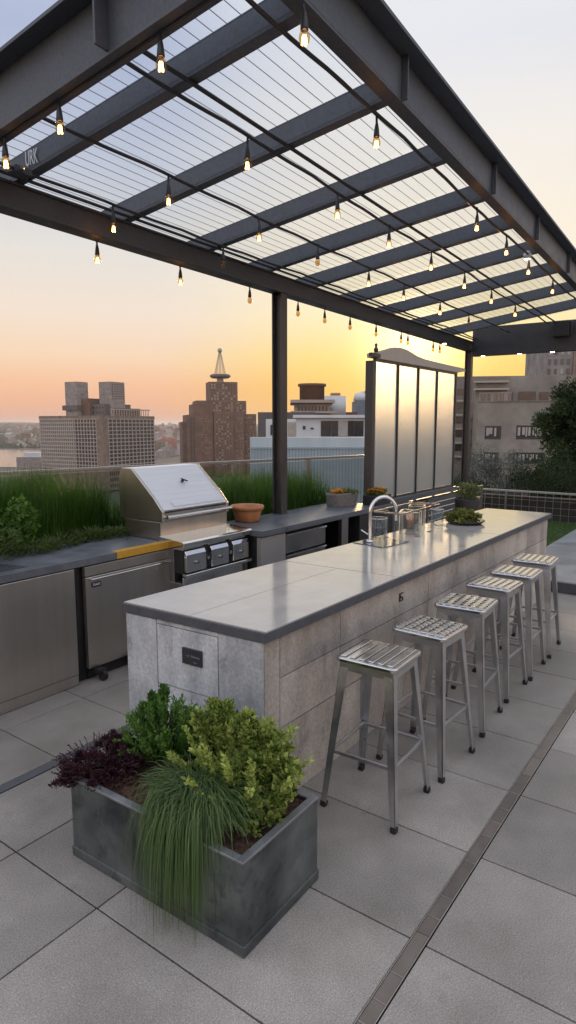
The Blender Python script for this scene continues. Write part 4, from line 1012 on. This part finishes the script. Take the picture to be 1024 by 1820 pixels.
for a,b_,c,d in ((538,543,757,763),(552,557,760,763)): B.win(MB().box((a-527)*B.s,-.05,45+EYE+(755-d)*B.s,(b_-527)*B.s,.1,45+EYE+(755-c)*B.s), P_)
B.close()
B = simple('white_annex', 'small white building left of the pergola post, next to the brick tower', 473, 526, 745, 52, m_wht, 8)
B.win(MB().box((481-473)*B.s,-.06,45+EYE-18*B.s,(489-473)*B.s,.1,45+EYE+0*B.s), P_); B.win(MB().box((512-473)*B.s,-.05,45+EYE-20*B.s,(526-473)*B.s,.1,45+EYE+5*B.s), G['panelit']); B.close()
B = simple('dark_block', 'dark brown block between the brick tower and the white building', 459, 560, 733, 120, m_dkg, 30); B.close()
B = simple('rooftop_block', 'layered concrete block with a small round penthouse on the skyline', 524, 586, 714, 150, m_silo, 20)
MB().box(-1,-1.5,B.top+45-.4,B.w+1,20,B.top+45+.3).box(-1,-1.5,B.top+45-2.8,B.w+2,0,B.top+45-2.3).build('roof_slab', m_grid, B.t)
MB().lathe([(0,0),(3,0),(3,3.4),(3.4,3.4),(3.4,4.0),(0,4.0)],20,(4.2,6,B.top+45.3)).build('penthouse', m_brown, B.t); B.grid_y(0,.5,B.w-.5,9,B.top-3,B.top-.8,1,.6,.7,[P_]); B.close()
B = simple('tank_building', 'pale round tank building with an orange cap on the skyline', 575, 614, 742, 160, m_brown, 15)
MB().lathe([(0,0),(2.9,0),(2.9,5.4),(0,5.6)],28,(3.0,5,B.top+45)).build('tank', m_wht, B.t); MB().lathe([(0,0),(1.3,0),(1.3,.6),(0,.6)],16,(3.2,5,B.top+45+5.6)).build('cap', M['terra'], B.t); B.close()
B = simple('power_house', 'blue grey machinery building with a stepped chimney behind the screen post', 634, 676, 712, 170, pmat('bluegrey',(.13,.16,.19),(.18,.21,.24),.6,.8), 15)
MB().lathe([(0,0),(2.6,0),(2.2,1.8),(0,2.6)],20,(1.9,5,B.top+45)).build('dome', m_wht, B.t); MB().box(2.6,3,B.top+45,3.4,4,B.top+45+6).box(2.3,2.8,B.top+45,3.7,4.2,B.top+45+2.5).build('chimney', m_brown, B.t)
for k in range(5): MB().box(-3.5-k*1.9,1,B.top+45-6,-3.2-k*1.9,1.4,B.top+45-2-k%2).build('roof_pipe', m_dkg, B.t)
B.wall(-12,0,0,10,EYE+(755-733)*B.s,m_brown,None,'wing'); B.close()
# --- right: beige apartment building
def b5():
    D = 70; s = D/1130; rz = YAW-math.pi/2-R(9)
    B = Bld('apartment_building', 'large beige rendered building with small dark windows behind the tree at the right', D, (846-512)*s, rz, -45)
    def X(px): return (px-846)*s*1.06
    def Zq(py, k=1.0): return EYE+(755-py)*s*k
    B.wall(0,0,X(1180),12,Zq(715),m_beige)
    B.wall(X(790),14,X(1180),28,Zq(668,1.15),m_beige2,None,'upper_storey')
    B.wall(X(800),5,-.02,13.9,Zq(742),m_beige2,None,'side_wing')
    MB().box(-.1,-.12,Zq(715)+45,X(1180),.3,Zq(713.5)+45).build('parapet', m_beige2, B.t)
    dkw = pmat('window_frame',(.035,.03,.028),rough=.5)
    for a,b_,c,d in ((858,884,757,780),(908,956,756,780),(858,882,803,822),(905,955,803,822),(985,1010,757,780)):
        f = MB(); x0,x1,z0,z1 = X(a),X(b_),Zq(d)+45,Zq(c)+45
        f.box(x0,-.03,z0,x1,.05,z0+.22).box(x0,-.03,z1-.10,x1,.05,z1).box(x0,-.03,z0+.22,x0+.1,.05,z1-.1).box(x1-.22,-.03,z0+.22,x1,.05,z1-.1)
        w_ = f.build('window', dkw, B.t); MB().box(x0+.1,-.012,z0+.22,x1-.22,.03,z1-.1).build('pane', P_, w_)
        bl = MB(); k = x0+.15
        while k < x1-.5:
            MB().box(k,-.016,z0+.3+random.uniform(0,.3),k+random.uniform(.1,.3),-.0125,z1-.2).build('blind', PL, w_); k += random.uniform(.2,.5)
        pass
    for a,b_,c,d in ((916,930,697,713),(940,968,696,714),(975,990,697,712)):
        MB().box(X(a)*1.1,13.85,Zq(d,1.15)+45,X(b_)*1.1,14.1,Zq(c,1.15)+45).build('window', P_, B.t)
    # penthouse volume and glass balustrades at the left
    B.wall(X(852),6,X(908),13.9,Zq(678,1.08),m_beige2,Zq(715),'penthouse'); MB().box(X(848),5.3,Zq(694,1.06)+45,X(908),6,Zq(691,1.06)+45).box(X(848),5.4,Zq(681,1.06)+45,X(907),5.99,Zq(678,1.06)+45).build('canopy', m_grid, B.t)
    bal = MB()
    for i in range(24): x = X(848)+(X(900)-X(848))*i/24; bal.box(x,.5,Zq(713)+45,x+.04,.55,Zq(700)+45)
    bal.box(X(848),.48,Zq(700)+45,X(900),.57,Zq(699)+45); bal.build('balcony_rail', m_grid, B.t)
    for j in range(5):
        MB().box(X(812),4.9,Zq(700+26*j)+45,X(842),5.1,Zq(688+26*j)+45).build('window', P_, B.t); MB().box(X(806),4.2,Zq(712+26*j)+45,X(843),5,Zq(709+26*j)+45).build('balcony', m_grid, B.t)
    for a in (862,872,884,894): MB().box(X(a),5.94,Zq(713)+45,X(a+7),6.1,Zq(697)+45).build('window', P_, B.t)
    pr_ = MB()
    for i in range(30): pr_.box(X(970)+i*.4,.1,Zq(713.5)+45,X(970)+i*.4+.25,.4,Zq(713.5)+45+random.uniform(.15,.35))
    pr_.build('roof_plant', LF['tree'], B.t)
    B.close()
b5()
m_hr = pmat('highrise_concrete', (.22,.21,.20), (.28,.27,.26), .3, .85, stain=.3)
B = simple('high_rise', 'tall concrete high-rise above the beige building at the upper right', 957, 1040, 598, 140, m_hr, 18, -8)
B.grid_y(0,.5,5.6,4,-20,B.top-1,20,.45,.55,[P_,P_,PL]); MB().box(5.9,-.5,0,6.5,0,B.top+45).build('pilaster', m_tan, B.t); B.grid_y(0,6.8,B.w-.3,3,-20,B.top-1,20,.5,.5,[P_]); B.close()

# --- ground, lake, far shore, hills
ground = pmat('city_ground', (.035,.045,.04), (.11,.09,.08), .02, .95, detail=9, speck=.08)
v = []; f = []; nr, na = 46, 80
def hz(D, a):
    base = -46
    if D > 1500:
        u = min(1,(D-1500)/5500); ridge = 54+10*math.sin(a*5+1)+7*math.sin(a*13)+4*math.sin(a*31+2)
        base = -46+u**1.1*ridge*1.25
    return base
Ds = [0,40,100,200,350,500,700,900,1100]+[1300+250*i for i in range(30)]+[9000,10500,12000,14000]
for i, D in enumerate(Ds):
    for j in range(na+1):
        a = YAW+R(-180+360*j/na) if False else R(360*j/na)
        v.append((D*math.cos(a), D*math.sin(a), hz(D,a) if D < 8500 else hz(8400,a)-(D-8500)*.08))
for i in range(len(Ds)-1):
    for j in range(na): f.append((i*(na+1)+j,i*(na+1)+j+1,(i+1)*(na+1)+j+1,(i+1)*(na+1)+j))
g = MB(); g.add(v,f,.5,True); struct('ground', g, ground)
lake = [far(720,-900,0)[:2], far(720,-278,0)[:2], far(1180,-400,0)[:2], far(1230,-560,0)[:2], far(1230,-1500,0)[:2], far(720,-1500,0)[:2]]
struct('lake', MB().add([(x,y,-45.6) for x,y in lake],[tuple(range(6))]), M['lake'])
hm = [pmat('house_pale',(.35,.33,.31),(.45,.42,.4),.1,.8), pmat('house_red',(.28,.12,.09),(.35,.17,.12),.1,.8), m_silo, m_brown]
rnd = random.Random(3)
base = None; cnt = 0
for k in range(170):
    px = rnd.choice([rnd.uniform(280,328), rnd.uniform(0,76), rnd.uniform(-60,700), rnd.uniform(240,330)]); D = rnd.choice([rnd.uniform(900,2600), rnd.uniform(1350,4000)])
    lat = (px-512)/1130*D
    if 700 < D < 1330 and px < 210: continue
    wv, hv, dv = rnd.uniform(9,26), rnd.uniform(8,20 if D<2000 else 30), rnd.uniform(10,20)
    m = rnd.choice(hm); x, y, z = far(D, lat, 0)
    bz = hz(D, 0)+(-1 if D<1500 else 0); bz = min(bz, -8)
    b = MB().box(-wv/2,-dv/2,-12,wv/2,dv/2,hv)
    if rnd.random() < .5: b.extr([(-dv/2-.5,hv),(dv/2+.5,hv),(0,hv+4)],'x',-wv/2,wv/2)
    else: b.box(-wv/4,-dv/4,hv,wv/4,dv/4,hv+3)
    o = b.build('distant_house', m, loc=(x,y,bz)); o.rotation_euler = (0,0,rnd.uniform(0,3))
    tag(o, 'tiny hazy house in the far city beyond the towers', 'house', 'houses of the far city')
# a dock shed by the lake and one by the block
B = simple('shore_building', 'low grey terraced building on the lake shore at the left of the office block', 30, 84, 812, 560, m_silo, 20); MB().box(6,2,B.top+45,20,14,B.top+49).build('upper_storey', m_wht, B.t); B.close()
# woods on the far shore
b = MB()
for _ in range(16000):
    D = rnd.uniform(1300,5200); px = rnd.uniform(-150,760); a = math.atan2(*[far(D,(px-512)/1130*D)[i] for i in (1,0)])
    x,y,_z = far(D,(px-512)/1130*D); z = hz(math.hypot(x,y),a); s = rnd.uniform(5,11)
    p = Vector((x,y,z)); q = [p+Vector((rnd.uniform(-s,s),rnd.uniform(-s,s),rnd.uniform(0,s*.9))) for _ in range(4)]
    b.add([p+Vector((-s,0,0)),p+Vector((s,0,0)),p+Vector((0,s,0)),p+Vector((0,-s,0)),p+Vector((rnd.uniform(-2,2),0,s*1.1))],[(0,3,4),(3,1,4),(1,2,4),(2,0,4)],rnd.random())
tag(b.build('far_woods', leafmat('woods',(.018,.028,.015),(.05,.065,.03),.1)), 'dark hazy woods covering the far shore hills', 'woods', kind='stuff')

# ------------------------------------------------------------------ haze
hzm = bpy.data.materials.new('haze'); hzm.use_nodes = True; t_ = hzm.node_tree; t_.nodes.clear()
vo = t_.nodes.new('ShaderNodeVolumePrincipled'); vo.inputs['Color'].default_value = (.82,.84,.9,1); vo.inputs['Density'].default_value = .00010; vo.inputs['Anisotropy'].default_value = .3
oo = t_.nodes.new('ShaderNodeOutputMaterial'); t_.links.new(vo.outputs[0], oo.inputs['Volume'])
hb = MB().box(-14500,-14500,-560,14500,14500,75).build('haze', hzm)
tag(hb, 'thin warm evening haze over the city and hills', 'haze', kind='stuff')
